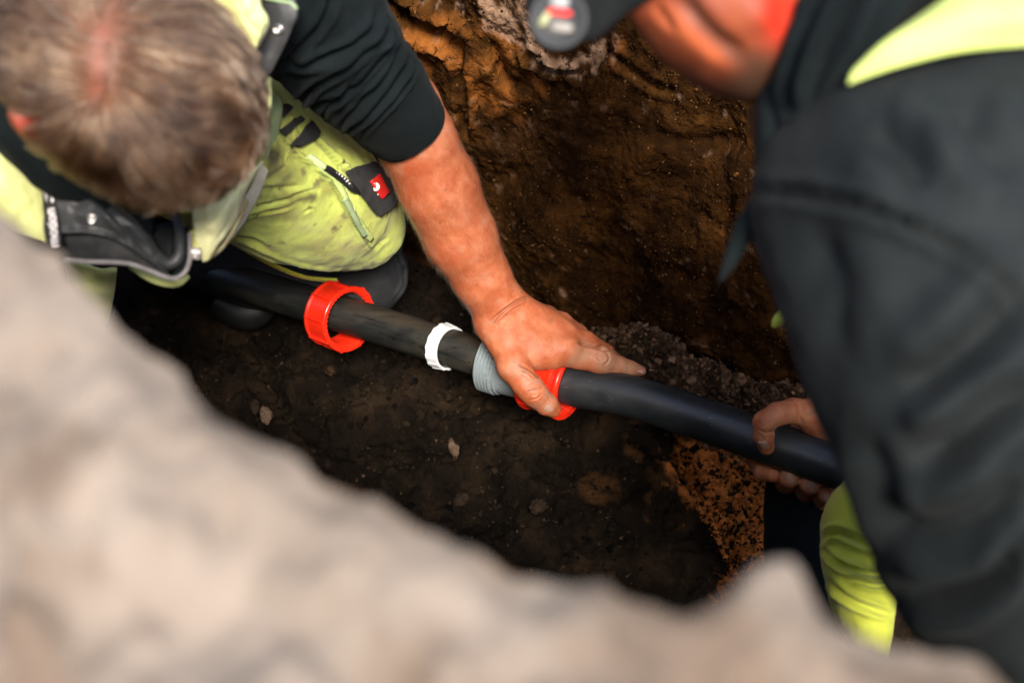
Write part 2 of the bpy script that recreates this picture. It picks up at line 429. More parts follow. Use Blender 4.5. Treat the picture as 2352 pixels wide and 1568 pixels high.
def bvh(V, Q): return BVHTree.FromPolygons([tuple(v) for v in V], [tuple(int(i) for i in q) for q in Q])
def on(tree, px, py, off=.0015, dflt=1.5):
    d = nz(PP((px, py, 1.0)) - CAM); h = tree.ray_cast(Vector(CAM), Vector(d))
    if h[0] is None: return PP((px, py, dflt)), -d
    p = np.array(h[0]); n = np.array(h[1])
    if n @ d > 0: n = -n
    return p + n * off, n
def decal(tree, poly2, thick=.0012, off=.001, n=20, m=20, dflt=1.5):
    """thin raised patch lying on a surface; poly2: two px curves"""
    a = cat(np.asarray(poly2[0], float), n); b = cat(np.asarray(poly2[1], float), n)
    V = np.zeros((n, m, 3)); Nn = np.zeros((n, m, 3))
    for j in range(m):
        q = a + (b - a) * j / (m - 1)
        for i in range(n): V[i, j], Nn[i, j] = on(tree, q[i, 0], q[i, 1], off, dflt)
    for _ in range(6):
        V[1:-1] = V[1:-1] * .4 + .3 * (V[:-2] + V[2:]); V[:, 1:-1] = V[:, 1:-1] * .4 + .3 * (V[:, :-2] + V[:, 2:])
    Vf = V.reshape(-1, 3); N = nz(Nn.reshape(-1, 3)); Q = gridF(n, m)
    nn = vnorm(Vf, Q)
    s = 1 if (nn * N).sum() > 0 else -1
    if s < 0: Q = Q[:, ::-1]
    top = Vf + N * thick; k = len(Vf)
    ring = np.r_[np.arange(0, m), np.arange(1, n) * m + m - 1, (n - 1) * m + np.arange(m - 2, -1, -1), np.arange(n - 2, 0, -1) * m]; r2 = np.roll(ring, -1)
    side = np.stack([ring, r2, r2 + k, ring + k], 1)
    if s > 0: side = side[:, ::-1]
    return np.vstack([top, Vf - N * .002]), np.vstack([Q, Q[:, ::-1] + k, side])
def disc(c, nrm, r, h, m=20, prof=None):
    nrm = nz(nrm); a = nz(np.cross(nrm, [0.3, .9, .1])); b = np.cross(nrm, a)
    prof = prof or [(0, h), (.6, h), (.92, h * .8), (1, .3 * h), (1, -.5 * h)]
    th = np.linspace(0, 2 * np.pi, m, endpoint=False)
    V = np.array([c + (a * math.cos(t) + b * math.sin(t)) * r * max(pr, 1e-4) + nrm * ph for pr, ph in prof for t in th])
    Q = gridF(len(prof), m, True); return V, orient(V, Q)
def revolve(c, axis, prof, m=72, ref=None, mod=None):
    """prof: (along, radius) closed loop; returns mesh"""
    axis = nz(axis); ref = nz(np.cross(axis, [0.1, .2, 1.0]) if ref is None else ref); b = np.cross(axis, ref)
    th = np.linspace(0, 2 * np.pi, m, endpoint=False); pr = np.asarray(prof + [prof[0]], float)
    R = np.tile(pr[:, 1][:, None], (1, m)); A = np.tile(pr[:, 0][:, None], (1, m))
    if mod: A, R = mod(A, R, th)
    V = (c + axis * A[..., None] + (ref * np.cos(th)[None, :, None] + b * np.sin(th)[None, :, None]) * R[..., None]).reshape(-1, 3)
    Q = gridF(len(pr), m, True)
    return V, orient(V, Q)
def boxm(c, ax, half):
    ax = np.array([nz(a) for a in ax]); V = []
    for x in (-1, 1):
        for y in (-1, 1):
            for z in (-1, 1): V.append(c + ax[0] * x * half[0] + ax[1] * y * half[1] + ax[2] * z * half[2])
    V = np.array(V); Q = np.array([[0, 1, 3, 2], [4, 6, 7, 5], [0, 4, 5, 1], [2, 3, 7, 6], [0, 2, 6, 4], [1, 5, 7, 3]])
    return V, orient(V, Q)
exec_parts = []

# =================================================================== GROUND, TRENCH
SD = np.array([.902, -.432, 0]); TD = np.array([.432, .902, 0]); ZG = 1.18
def st(p): return p @ SD, p @ TD
TINTED[0] = True
sand = mat('dry_sand', [(.3, (.112, .086, .063)), (.5, (.182, .146, .114)), (.72, (.265, .218, .174))], scale=7, detail=8, rough=.95, spec=.15, bump=[('noise', 90, .5, .004)])
soil = mat('damp_soil', [(.25, (.0060, .0027, .0010)), (.45, (.026, .0106, .0029)), (.6, (.064, .0260, .0062)), (.8, (.14, .056, .013))], scale=13, detail=12, rough=.95, spec=.04,
           bump=[('noise', 320, .8, .003), ('noise', 60, .6, .008)], speck=[(330, .67, (.15, .070, .024)), (430, .72, (.22, .15, .10)), (70, .66, (.010, .006, .004))])
soil_dark = mat('wet_soil', [(.25, (.0034, .0027, .0021)), (.5, (.0105, .0076, .0052)), (.64, (.026, .0165, .0095)), (.85, (.06, .032, .015))], scale=11, detail=12, rough=.95, spec=.04,
           bump=[('noise', 260, .9, .004), ('noise', 50, .6, .010)], speck=[(260, .69, (.07, .040, .022)), (420, .73, (.10, .07, .05))])
crumb_m = mat('soil_crumbs_mat', [(.3, (.03, .02, .012)), (.7, (.09, .055, .03))], scale=60, rough=.95, spec=.04, bump=[('noise', 500, .6, .001)])

edge_px = [(0, 470), (60, 510), (120, 560), (170, 620), (230, 690), (300, 752), (360, 805), (420, 872), (480, 925), (560, 975), (640, 1005), (720, 1075), (760, 1105), (840, 1125), (920, 1165),
           (1000, 1205), (1080, 1238), (1140, 1292), (1200, 1325), (1300, 1328), (1380, 1325), (1450, 1345), (1530, 1375), (1600, 1385), (1665, 1362), (1712, 1312), (1760, 1262), (1805, 1250), (1842, 1275), (1872, 1335), (1915, 1395),
           (1980, 1445), (2060, 1478), (2150, 1485), (2250, 1490), (2300, 1535), (2352, 1590)]
ep = np.array([Zp(a, b, ZG) for a, b in edge_px]); es, et = st(ep)
o_ = np.argsort(es); es, et = es[o_], et[o_]
es = np.r_[-40, -1.2, es[0] - .25, es, es[-1] + .15, 1.5, 40]; et = np.r_[-.55, -.50, -.50, et, -.57, -.55, -.55]
def t_edge(s): return np.interp(s, es, et)
def sgrid(fine, lo=-.62, hi=1.15):
    a = np.arange(lo, hi, fine)
    out = [.02 * 1.35 ** k for k in range(26)]
    l = lo - np.cumsum(out); r = hi + np.cumsum(out)
    return np.r_[l[l > -40][::-1], a, r[r < 40]]
def tri_pos(s, t, z): return s[..., None] * SD + t[..., None] * TD + z[..., None] * np.array([0, 0, 1.0])

# near ground (the bright dry bank the camera looks across)
s = sgrid(.004, -.25, .85); q = np.r_[0, np.cumsum(np.r_[np.full(10, .002), np.full(60, .005), [.01 * 1.22 ** k for k in range(33)]])]
Sg, Qg = np.meshgrid(s, q, indexing='ij')
t = t_edge(Sg) - Qg
lip = np.clip(1 - Qg / .03, 0, 1) ** 2
fade = np.clip(Qg / .05, 0, 1)
b0 = np.stack([Sg, t, 0 * t], -1)
z = ZG - .010 * lip + fade * (.020 * fbm(b0 * 9, 4) + .009 * fbm(b0 * 34, 3)) + .003 * fbm(b0 * 60, 2) + np.clip(Qg - 1, 0, 30) * .012 * noise(b0 * .5)
t = t + (1 - fade) * .004 * fbm(b0 * 50, 2)
V = tri_pos(Sg, t, z).reshape(-1, 3); Qn = gridF(*Sg.shape)
if vnorm(V, Qn)[:, 2].mean() < 0: Qn = Qn[:, ::-1]
tintg = np.zeros((len(V), 4)); nn_ = fbm(V * 9 + 3, 5, .6)
tintg[:, :3] = (.13, .093, .066); tintg[:, 3] = np.clip(nn_ * 1.6 - .05, 0, .85)
ground = tag(make('ground', V, Qn, sand, tint=tintg), 'bright dry sandy ground at the near edge of the trench', None, kind='structure')
# near trench wall
zz = np.linspace(0, 1, 60); s2 = s[::2]
Sg, Zg = np.meshgrid(s2, zz, indexing='ij'); tt = t_edge(Sg)
zt = (ZG - .010) * (1 - Zg) - .05 * Zg
b0 = np.stack([Sg, tt, zt], -1)
t = tt + .0 + np.clip(Zg, 0, 1) * .035 + np.clip(Zg * 5, 0, 1) * (.02 * fbm(b0 * 9, 4) - .03)
t[:, 0] = t_edge(s2) + .004 * fbm(np.stack([s2, t_edge(s2), 0 * s2], -1) * 50, 2)
V = tri_pos(Sg, t, zt).reshape(-1, 3); Qn = gridF(*Sg.shape)
if (vnorm(V, Qn) @ TD).mean() < 0: Qn = Qn[:, ::-1]
tag(make('trench_wall', V, Qn, soil, tint=np.zeros((len(V), 4))), 'near side wall of the trench under the sandy edge', None, kind='structure')

# far wall
TB = .193
s = sgrid(.0032, -.72, 1.05); zf = np.arange(-.06, .80, .0034); ZF = .79
Sg, Zg = np.meshgrid(s, zf, indexing='ij'); b0 = np.stack([Sg, 0 * Sg, Zg], -1)
wp_ = b0 + .05 * np.stack([fbm(b0 * 5 + 31, 2), 0 * Sg, fbm(b0 * 5 + 77, 2)], -1)
big = .032 * fbm(b0 * np.array([4.5, 1, 3]) + 5, 3) + .0065 * fbm(wp_ * np.array([10, 1, 5]) + 9, 4, ridge=True)
mid = .0050 * fbm(b0 * np.array([36, 1, 19]), 4) + .0035 * np.abs(fbm(b0 * np.array([75, 1, 42]) + 3, 3))
tiny = .0018 * fbm(b0 * 190, 3)
t = TB + .14 * np.clip(Zg, 0, 2) - big * 1.1 - mid * 1.0 - tiny * 1.4
V = tri_pos(Sg, t, Zg).reshape(-1, 3); Qn = gridF(*Sg.shape)
N = vnorm(V, Qn)
if (N @ TD).mean() > 0: Qn = Qn[:, ::-1]; N = -N
V = crease(V, N, [
    ([(880, 10), (940, 42), (985, 62), (1030, 84), (1062, 118)], 17, .040, .5),
    ([(1048, 96), (1058, 180), (1064, 260), (1068, 330)], 9, .016, .4),
    ([(1118, 96), (1140, 128), (1160, 180), (1200, 200)], 13, .020, .3),
    ([(1198, 98), (1230, 128), (1262, 150), (1300, 158), (1330, 175)], 8, .020, .8),
    ([(1285, 150), (1300, 190), (1296, 240)], 8, .010, .3),
    ([(1400, 60), (1395, 120), (1380, 170), (1365, 240)], 8, .012, .6),
    ([(1380, 110), (1440, 150), (1500, 190), (1560, 215)], 10, .008, .8),
    ([(1480, 300), (1560, 330), (1650, 325), (1720, 320)], 20, .008, .4),
    ([(1235, 450), (1270, 470), (1310, 455), (1360, 470)], 16, .005, .3),
    ([(1290, 560), (1350, 575), (1400, 600)], 16, .005, .3),
    ([(1500, 610), (1580, 640), (1650, 650)], 18, .005, .3),
    ([(1600, 470), (1640, 520), (1700, 540)], 14, .004, .3),
])
px, py, dd = proj(V)
nA = fbm(V * 16, 4); nB = fbm(V * 45 + 8, 4)
T = np.zeros((len(V), 4))
def addtint(T, mask, rgb):
    mask = np.clip(mask, 0, 1)[:, None]; a0 = T[:, 3:4]
    na = mask + a0 * (1 - mask)
    T[:, :3] = (np.array(rgb) * mask + T[:, :3] * a0 * (1 - mask)) / np.maximum(na, 1e-6); T[:, 3:4] = na
# world-anchored colour zones of the bank: rusty clay high up at the left, pale mineral crust above it
org = np.exp(-(((px - 1120) / 170) ** 2 + ((py - 150) / 150) ** 2)) + .8 * np.exp(-(((px - 960) / 60) ** 2 + ((py - 100) / 110) ** 2)) + .35 * np.exp(-(((px - 1520) / 120) ** 2 + ((py - 150) / 70) ** 2))
addtint(T, np.clip(org * 1.3 + nA * .9 + nB * .5 - .72, 0, .88), (.27, .092, .019))
crd, _, _ = pdist(px, py, [(1100, -40), (1150, 50), (1200, 95), (1250, 130), (1310, 158), (1345, 160)])
crust = np.exp(-(crd / 46) ** 2) * (py < 190) + .75 * np.exp(-(((px - 1240) / 90) ** 2 + ((py - 20) / 60) ** 2)) + .6 * np.exp(-(((px - 1385) / 30) ** 2 + ((py - 100) / 34) ** 2)) + .55 * np.exp(-(((px - 1010) / 60) ** 2 + ((py - 10) / 25) ** 2))
addtint(T, np.clip(crust * 1.3 + nB * 1.5 - .85, 0, .8), (.36, .225, .145))
addtint(T, np.clip(np.exp(-(((px - 1250) / 200) ** 2 + ((py - 330) / 110) ** 2)) * .9 + nB * .5 - .5, 0, .6), (.075, .036, .016))
tag(make('trench_wall', V, Qn, soil, tint=T), 'far side wall of the trench of brown and rusty soil', None, kind='structure')
farV, farQ = V, Qn
# far ground beyond the trench
q = np.r_[0, np.cumsum([.02 * 1.25 ** k for k in range(30)])]; s3 = s[::6]
Sg, Qg = np.meshgrid(s3, q, indexing='ij'); tb = TB + .14 * ZF
b0 = np.stack([Sg, Qg, 0 * Qg], -1)
V = tri_pos(Sg, tb - .085 + Qg, ZF - .004 + .02 * fbm(b0 * 5, 3) * np.clip(Qg * 6, 0, 1) + .10 * np.clip(Qg, 0, 3)).reshape(-1, 3); Qn = gridF(*Sg.shape)
if vnorm(V, Qn)[:, 2].mean() < 0: Qn = Qn[:, ::-1]
tag(make('ground', V, Qn, sand, tint=np.zeros((len(V), 4))), 'dry sandy ground beyond the far side of the trench', None, kind='structure')
# floor
s = sgrid(.0036, -.62, 1.0); tf = np.r_[-.66, -.62, -.58, -.54, np.arange(-.50, .27, .0036)]
Sg, Tg = np.meshgrid(s, tf, indexing='ij'); b0 = np.stack([Sg, Tg, 0 * Sg], -1)
ridge = np.exp(-((Tg - (.125 + .025 * noise(b0 * 6))) / .050) ** 2) * np.clip((Sg - .04) * 9, 0, 1)
z = .026 * fbm(b0 * 5 + 2, 3) + .020 * fbm(b0 * 15, 3) + .015 * np.abs(fbm(b0 * 36, 4)) + .0016 * fbm(b0 * 160, 2)
z = z + ridge * (.125 + .022 * fbm(b0 * 30, 3, ridge=True) + .012 * fbm(b0 * 14 + 3, 2)) + .045 * np.clip((-Tg - .22) / .3, 0, 1) ** 1.5 - .01
V = tri_pos(Sg, Tg, z).reshape(-1, 3); Qn = gridF(*Sg.shape)
N = vnorm(V, Qn)
if N[:, 2].mean() < 0: Qn = Qn[:, ::-1]; N = -N
V = crease(V, N, [([(1480, 960), (1530, 1010), (1560, 1060), (1640, 1190)], 18, .012, .8), ([(560, 860), (640, 930), (740, 1010), (860, 1060)], 22, .012, .5)])
px, py, dd = proj(V); nA = fbm(V * 42, 5, .6); nC = fbm(V * 20 + 4, 3)
T = np.zeros((len(V), 4))
addtint(T, np.clip(ridge.ravel() * 1.1 + nC * .5 - .35, 0, .8), (.110, .064, .038))
inm = inpoly(px, py, [(1500, 1000), (1560, 1010), (1660, 1035), (1750, 1080), (1790, 1330), (1690, 1330), (1640, 1230), (1560, 1120)])
dcl, _, _ = pdist(px, py, [(1620, 1060), (1690, 1130), (1735, 1200), (1740, 1290)])
addtint(T, np.clip(2.2 * np.exp(-(dcl / 120) ** 2), 0, 1) * np.clip((inm * .25 + 1.1 * np.exp(-(dcl / 80) ** 2)) * 1.6 + nA * .8 + nC * .8 - .78, 0, .95), (.66, .215, .045))
addtint(T, np.clip(np.exp(-(((px - 1420) / 150) ** 2 + ((py - 1090) / 80) ** 2)) * .9 + nC * .9 - .7, 0, .5), (.12, .055, .02))
tag(make('trench_floor', V, Qn, soil_dark, tint=T), 'dark damp soil floor of the trench with an orange clay patch', None, kind='structure')
flV, flQ = V, Qn
# crumbs of soil lying on floor and wall (nobody could count them)
def clods(pts, nrm, size, rgb, seed):
    r = np.random.default_rng(seed); n = len(pts)
    base = nz(np.array([[1, 1, 1], [1, 1, -1], [1, -1, 1], [1, -1, -1], [-1, 1, 1], [-1, 1, -1], [-1, -1, 1], [-1, -1, -1.0]]))
    qf = np.array([[0, 1, 3, 2], [4, 6, 7, 5], [0, 4, 5, 1], [2, 3, 7, 6], [0, 2, 6, 4], [1, 5, 7, 3]])
    ang = nz(r.normal(size=(n, 4)))
    w, x, y, z_ = ang.T
    R = np.stack([1 - 2 * (y * y + z_ * z_), 2 * (x * y - z_ * w), 2 * (x * z_ + y * w), 2 * (x * y + z_ * w), 1 - 2 * (x * x + z_ * z_), 2 * (y * z_ - x * w), 2 * (x * z_ - y * w), 2 * (y * z_ + x * w), 1 - 2 * (x * x + y * y)], -1).reshape(n, 3, 3)
    v = base[None] * (1 + .35 * r.normal(size=(n, 8, 1))) * np.array([1, .8, .7])
    v = np.einsum('nij,nkj->nki', R, v) * size[:, None, None] + (pts + nrm * size[:, None] * .3)[:, None]
    F_ = (qf[None] + 8 * np.arange(n)[:, None, None]).reshape(-1, 4)
    T_ = np.ones((n, 8, 4)); T_[:, :, :3] = rgb[:, None]
    return v.reshape(-1, 3), F_, T_.reshape(-1, 4)
def scatter(V, Q, n, smin, smax, pal, seed, wfun=None):
    r = np.random.default_rng(seed); c = V[Q].mean(1); px, py, d = proj(c)
    w = ((px > -60) & (px < 2400) & (py > -60) & (py < 1600)).astype(float)
    if wfun: w = w * wfun(c, px, py)
    w = np.maximum(w, 0); ii = r.choice(len(c), n, p=w / w.sum())
    nn = nz(np.cross(V[Q[ii, 2]] - V[Q[ii, 0]], V[Q[ii, 3]] - V[Q[ii, 1]]))
    size = smin * (smax / smin) ** (r.random(n) ** 2.2)
    pal = np.array(pal); rgb = pal[r.integers(0, len(pal), n)] * r.uniform(.6, 1.3, (n, 1))
    return clods(c[ii] + r.normal(size=(n, 3)) * .001, nn, size, rgb, seed)
def lumps(V, Q, n, smin, smax, pal, seed, wfun):
    r = np.random.default_rng(seed); c = V[Q].mean(1); px, py, d = proj(c)
    w = ((px > -60) & (px < 2400) & (py > -60) & (py < 1600)).astype(float) * np.maximum(wfun(c, px, py), 0)
    ii = r.choice(len(c), n, p=w / w.sum()); size = smin * (smax / smin) ** (r.random(n) ** 2.0)
    th = np.linspace(.001, np.pi - .001, 7)[:, None]; ph = np.linspace(0, 2 * np.pi, 9, endpoint=False)[None]
    D = np.stack([np.sin(th) * np.cos(ph), np.sin(th) * np.sin(ph), np.cos(th) + 0 * ph], -1).reshape(-1, 3)
    v = D[None] * (np.array([1, .85, .65]) * r.uniform(.75, 1.25, (n, 1, 3))); a = r.uniform(0, 6.28, n); ca, sa = np.cos(a)[:, None], np.sin(a)[:, None]
    v = np.stack([v[..., 0] * ca - v[..., 1] * sa, v[..., 0] * sa + v[..., 1] * ca, v[..., 2]], -1)
    v = v * (1 + .75 * fbm(v * 2.6 + r.uniform(0, 90, (n, 1, 3)), 3))[..., None]
    v = v * size[:, None, None] + (c[ii] + np.array([0, 0, 1.0]) * size[:, None] * -.12)[:, None]
    q = gridF(7, 9, True); pal = np.array(pal); rgb = pal[r.integers(0, len(pal), n)] * r.uniform(.6, 1.3, (n, 1)); T_ = np.ones((n, 63, 4)); T_[:, :, :3] = rgb[:, None]
    return v.reshape(-1, 3), (q[None] + 63 * np.arange(n)[:, None, None]).reshape(-1, 4), T_.reshape(-1, 4)
palw = [(.02, .010, .004), (.03, .014, .005), (.05, .026, .011), (.09, .045, .018), (.14, .06, .02), (.035, .018, .008), (.05, .028, .012), (.10, .045, .015), (.15, .08, .035)]
A = scatter(farV, farQ, 14000, .0006, .0026, palw, 3, lambda c, x, y: .25 + np.clip(fbm(c * 12, 2), 0, 1) * 2 + 1.2 * np.exp(-((x - 1500) / 200) ** 2 - ((y - 170) / 80) ** 2))
palf = [(.03, .022, .014), (.05, .033, .02), (.018, .014, .010), (.07, .04, .02), (.025, .02, .015), (.08, .05, .03)]
B = scatter(flV, flQ, 12000, .0007, .0035, palf, 5, lambda c, x, y: .15 + np.clip(fbm(c * 10, 2), 0, 1) + 3.0 * ((st(c)[1] > .08) & (st(c)[0] > .05)))
Dd = scatter(flV, flQ, 3500, .0022, .0075, [(.115, .062, .034), (.07, .04, .022), (.18, .105, .062), (.035, .021, .013)], 21, lambda c, x, y: ((st(c)[1] > .07) & (st(c)[1] < .2) & (st(c)[0] > .05)) * 1.0)
Cc = scatter(flV, flQ, 2600, .0012, .005, [(.62, .22, .055), (.5, .16, .04), (.03, .02, .01), (.015, .01, .008)], 8, lambda c, x, y: inpoly(x, y, [(1540, 1020), (1760, 1080), (1790, 1330), (1690, 1330), (1600, 1170)]) * 1.0)
onr = lambda c: (st(c)[1] > .06) & (st(c)[1] < .20) & (st(c)[0] > .06)
L1 = lumps(flV, flQ, 3200, .0018, .0075, [(.115, .066, .038), (.075, .042, .024), (.17, .100, .060), (.04, .024, .014)], 31, lambda c, x, y: onr(c) * 1.0)
L2 = lumps(flV, flQ, 2600, .0016, .0070, [(.008, .006, .004), (.014, .010, .006), (.022, .014, .008), (.006, .005, .004)], 33, lambda c, x, y: (~onr(c)) * (np.clip(fbm(c * 7 + 5, 3) + .1, 0, 1) ** 1.5 + .05))
L3 = lumps(flV, flQ, 1500, .0014, .0075, [(.64, .21, .045), (.52, .165, .035), (.60, .19, .04), (.03, .018, .010)], 35, lambda c, x, y: inpoly(x, y, [(1560, 1020), (1760, 1080), (1790, 1330), (1690, 1330), (1620, 1170)]) * 1.0)
lv = [L1, L2, L3]; kk = np.cumsum([0] + [len(x[0]) for x in lv])
tag(make('soil_lumps', np.vstack([x[0] for x in lv]), np.vstack([x[1] + kk[i] for i, x in enumerate(lv)]), crumb_m, tint=np.vstack([x[2] for x in lv])), 'rounded lumps of loose earth heaped on the trench floor', 'soil', kind='stuff')
k1, k2 = len(A[0]), len(A[0]) + len(B[0])
tag(make('soil_crumbs', np.vstack([A[0], B[0], Cc[0], Dd[0]]), np.vstack([A[1], B[1] + k1, Cc[1] + k2, Dd[1] + k2 + len(Cc[0])]), crumb_m, smooth=False, tint=np.vstack([A[2], B[2], Cc[2], Dd[2]])), 'loose crumbs of soil on the trench wall and floor', 'soil', kind='stuff')
TINTED[0] = False
# individual stones
stone_pale = mat('pale_stone', [(.3, (.09, .055, .035)), (.7, (.19, .125, .085))], scale=90, rough=.95, spec=.05, bump=[('noise', 300, .6, .002)])
stone_grey = mat('grey_clod', [(.3, (.018, .013, .009)), (.7, (.045, .030, .020))], scale=90, rough=.95, spec=.04, bump=[('noise', 300, .7, .002)])
ftree = bvh(flV, flQ)
def stone(name, px, py, ax, label, cat_, m, seed, rot=.6):
    p, n = on(ftree, px, py, 0)
    th = np.linspace(0, np.pi, 22)[:, None]; ph = np.linspace(0, 2 * np.pi, 32, endpoint=False)[None]
    D = np.stack([np.sin(th) * np.cos(ph), np.sin(th) * np.sin(ph), np.cos(th) + 0 * ph], -1).reshape(-1, 3)
    D = D * (1 + .28 * fbm(D * 1.7 + seed, 3)[:, None])
    x = D * np.array(ax); c, s_ = math.cos(rot), math.sin(rot)
    x = np.c_[x[:, 0] * c - x[:, 1] * s_, x[:, 0] * s_ + x[:, 1] * c, x[:, 2]]
    Vs = x + p + np.array([0, 0, ax[2] * .35]); Qs = gridF(22, 32, True)
    return tag(make(name, Vs, orient(Vs, Qs), m), label, cat_)
stone('stone', 612, 955, (.009, .014, .008), 'small pale pinkish stone by the sandy edge, lower left', 'stone', stone_pale, 1, .3)
stone('stone', 1046, 1035, (.007, .020, .006), 'long narrow pale stone in the dark trench floor below the coupling', 'stone', stone_pale, 5, .5)
stone('stone', 586, 935, (.007, .012, .006), 'dull brown stone just above the pale pinkish stone', 'stone', stone_grey, 9, .2)
stone('clod_of_soil', 1060, 1150, (.012, .010, .008), 'rounded grey clod below the long pale stone', 'clod', stone_grey, 12)
stone('clod_of_soil', 1235, 1165, (.014, .010, .009), 'lumpy grey clod in the middle of the trench floor', 'clod', stone_grey, 15)

# =================================================================== PIPES AND COUPLING
left_pl = [(300, 575, 1.86), (420, 611, 1.81), (590, 661, 1.755), (740, 707, 1.715), (900, 756, 1.675), (1118, 825, 1.618), (1200, 849, 1.60)]
Lp = np.array([PP(p) for p in left_pl])
V, Q = tube(Lp, .0264, 200, 56)
px, py, _ = proj(V); T = np.zeros((len(V), 4)); nd = fbm(V * np.array([14, 45, 45]), 4); ne = fbm(V * np.array([10, 120, 120]) + 3, 3)
def addtint(T, mask, rgb):
    mask = np.clip(mask, 0, 1)[:, None]; a0 = T[:, 3:4]
    na = mask + a0 * (1 - mask)
    T[:, :3] = (np.array(rgb) * mask + T[:, :3] * a0 * (1 - mask)) / np.maximum(na, 1e-6); T[:, 3:4] = na
dtop, _, _ = pdist(px, py, [(800, 690), (900, 722), (1000, 752), (1100, 782)])
addtint(T, np.clip(np.exp(-(dtop / 24) ** 2) * 1.1 + nd * .8 - .40, 0, .7), (.045, .032, .021))
addtint(T, np.clip(nd * 1.2 - .15, 0, .7), (.010, .013, .012))
for pl in ([(812, 722), (860, 736), (905, 752)], [(838, 740), (880, 752), (930, 775), (980, 795)], [(870, 762), (930, 785), (1000, 812)], [(950, 790), (1010, 808), (1060, 828)]):
    dl, _, _ = pdist(px, py, pl); addtint(T, np.exp(-(dl / 2.4) ** 2) * np.clip(.7 + ne, 0, .95), (.0015, .0015, .0015))
ol = tag(make('water_pipe', V, Q, pipe_old, tint=T), 'scratched dirty black pipe on the left, running under the white ring', 'pipe')
right_pl = [(1215, 853, 1.597), (1315, 885, 1.572), (1400, 899, 1.553), (1470, 916, 1.538), (1600, 958, 1.51), (1727, 1002, 1.478), (1905, 1064, 1.44), (2100, 1140, 1.40), (2300, 1225, 1.36)]
Rp = np.array([PP(p) for p in right_pl])
V, Q = tube(Rp, .0272, 200, 56)
make_r = tag(make('water_pipe', V, Q, pipe_new), 'clean glossy black pipe on the right, held in both hands', 'pipe')
axL = nz(PP((1118, 825, 1.618)) - PP((740, 707, 1.715)))
axR = nz(PP((1315, 885, 1.572)) - PP((1118, 825, 1.618)))
toC = lambda p: nz(CAM - p)

def nut_geo(c, ax, r_out, r_in, length, nrib=9, teeth=40, flare=.0, rib_h=.004):
    """threaded ring nut: shell with rims, raised lugs outside and fine teeth inside"""
    L2 = length / 2
    prof = [(-L2, r_in), (-L2, r_out - .0004), (-L2 + .0006, r_out + .0006), (-L2 + .004, r_out + .0006), (-L2 + .0045, r_out - .002), (0, r_out - .0022), (L2 - .005, r_out - .0024 + flare),
            (L2 - .0045, r_out + .0002 + flare), (L2 - .0006, r_out + flare), (L2, r_out - .0006 + flare), (L2, r_in + .0025), (L2 - .003, r_in + .0012), (L2 - .005, r_in), (0, r_in), (-L2 + .002, r_in)]
    def mod(A, R, th):
        inner = np.array([0, 0, 0, 0, 0, 0, 0, 0, 0, 0, 1, 1, 1, .6, 0, 0])[:, None]
        R = R + inner * .0006 * np.sign(np.sin(th * teeth))[None]
        A = A + inner * 0
        return A, R
    parts = [revolve(c, ax, prof, 240, mod=mod)]
    ref = nz(np.cross(ax, [.1, .2, 1.0])); b = np.cross(ax, ref)
    for k in range(nrib):
        t = 2 * math.pi * (k + .35) / nrib; rd = ref * math.cos(t) + b * math.sin(t); tg = np.cross(ax, rd)
        parts.append(boxm(c + rd * (r_out - .0022 + rib_h / 2), [ax, rd, tg], (L2 - .0012, rib_h / 2, .0012)))
    return join(parts)
# loose red nut on the left pipe (tilted, hanging from the pipe)
cN = PP((796, 731, 1.695)); v3 = toC(cN)
imgx = nz(PP((846, 749, 1.695)) - PP((796, 731, 1.695)))
axN = nz(imgx * .74 + v3 * .68)
V, Q = nut_geo(cN - axN * .014, axN, .0475, .0385, .043, 9, rib_h=.0043)
nut = make('union_nut', V, Q, red_pl, sharp=.55)
bv = nut.modifiers.new('bev', 'BEVEL'); bv.width = .0005; bv.segments = 2; bv.limit_method = 'ANGLE'; bv.angle_limit = 1.0
tag(nut, 'loose red ribbed union nut hanging tilted on the dirty pipe by the knee', 'pipe nut')
# white split gripping ring
cW = PP((1024, 797, 1.640)); toc = toC(cW)
axW = nz(axL * .93 + toc * .30 + np.array([0, 0, 0]))
def split_ring(c, ax, r_in, thick, length, a0, a1, n=90):
    ref = nz(toC(c) - ax * (toC(c) @ ax)); b = np.cross(ax, ref)
    th = np.linspace(a0, a1, n); L2 = length / 2
    prof = [(-L2, r_in), (-L2, r_in + thick * 1.25), (-L2 + .0035, r_in + thick * 1.2), (L2, r_in + thick * .75), (L2, r_in)]
    V = []
    for i, t in enumerate(th):
        e = ref * math.cos(t) + b * math.sin(t)
        step = .0009 * (1 if (i // 5) % 2 else -.2)
        for k, (a, r) in enumerate(prof): V.append(c + ax * a + e * (r + (step if k in (1, 2, 3) else 0)))
    V = np.array(V); m = len(prof); Q = gridF(n, m, True); k = len(V)
    V = np.vstack([V, V[:m].mean(0), V[-m:].mean(0)])
    Q = np.vstack([Q] + [[[k, (j + 1) % m, j, j]] for j in range(0)])
    capT = [(k, (j + 1) % m, j) for j in range(m)] + [(k + 1, (n - 1) * m + j, (n - 1) * m + (j + 1) % m) for j in range(m)]
    return V, Q, np.array(capT)
V, Q, T3 = split_ring(cW, axW, .0272, .0038, .0172, -math.radians(128), math.radians(118), 100)
ring = make('gripping_ring', V, orient(V, Q), white_pl, smooth=False, tris=T3)
tag(ring, 'white split plastic gripping ring clipped round the dirty pipe', 'pipe ring')
ref = nz(toC(cW) - axW * (toC(cW) @ axW)); bb = np.cross(axW, ref)
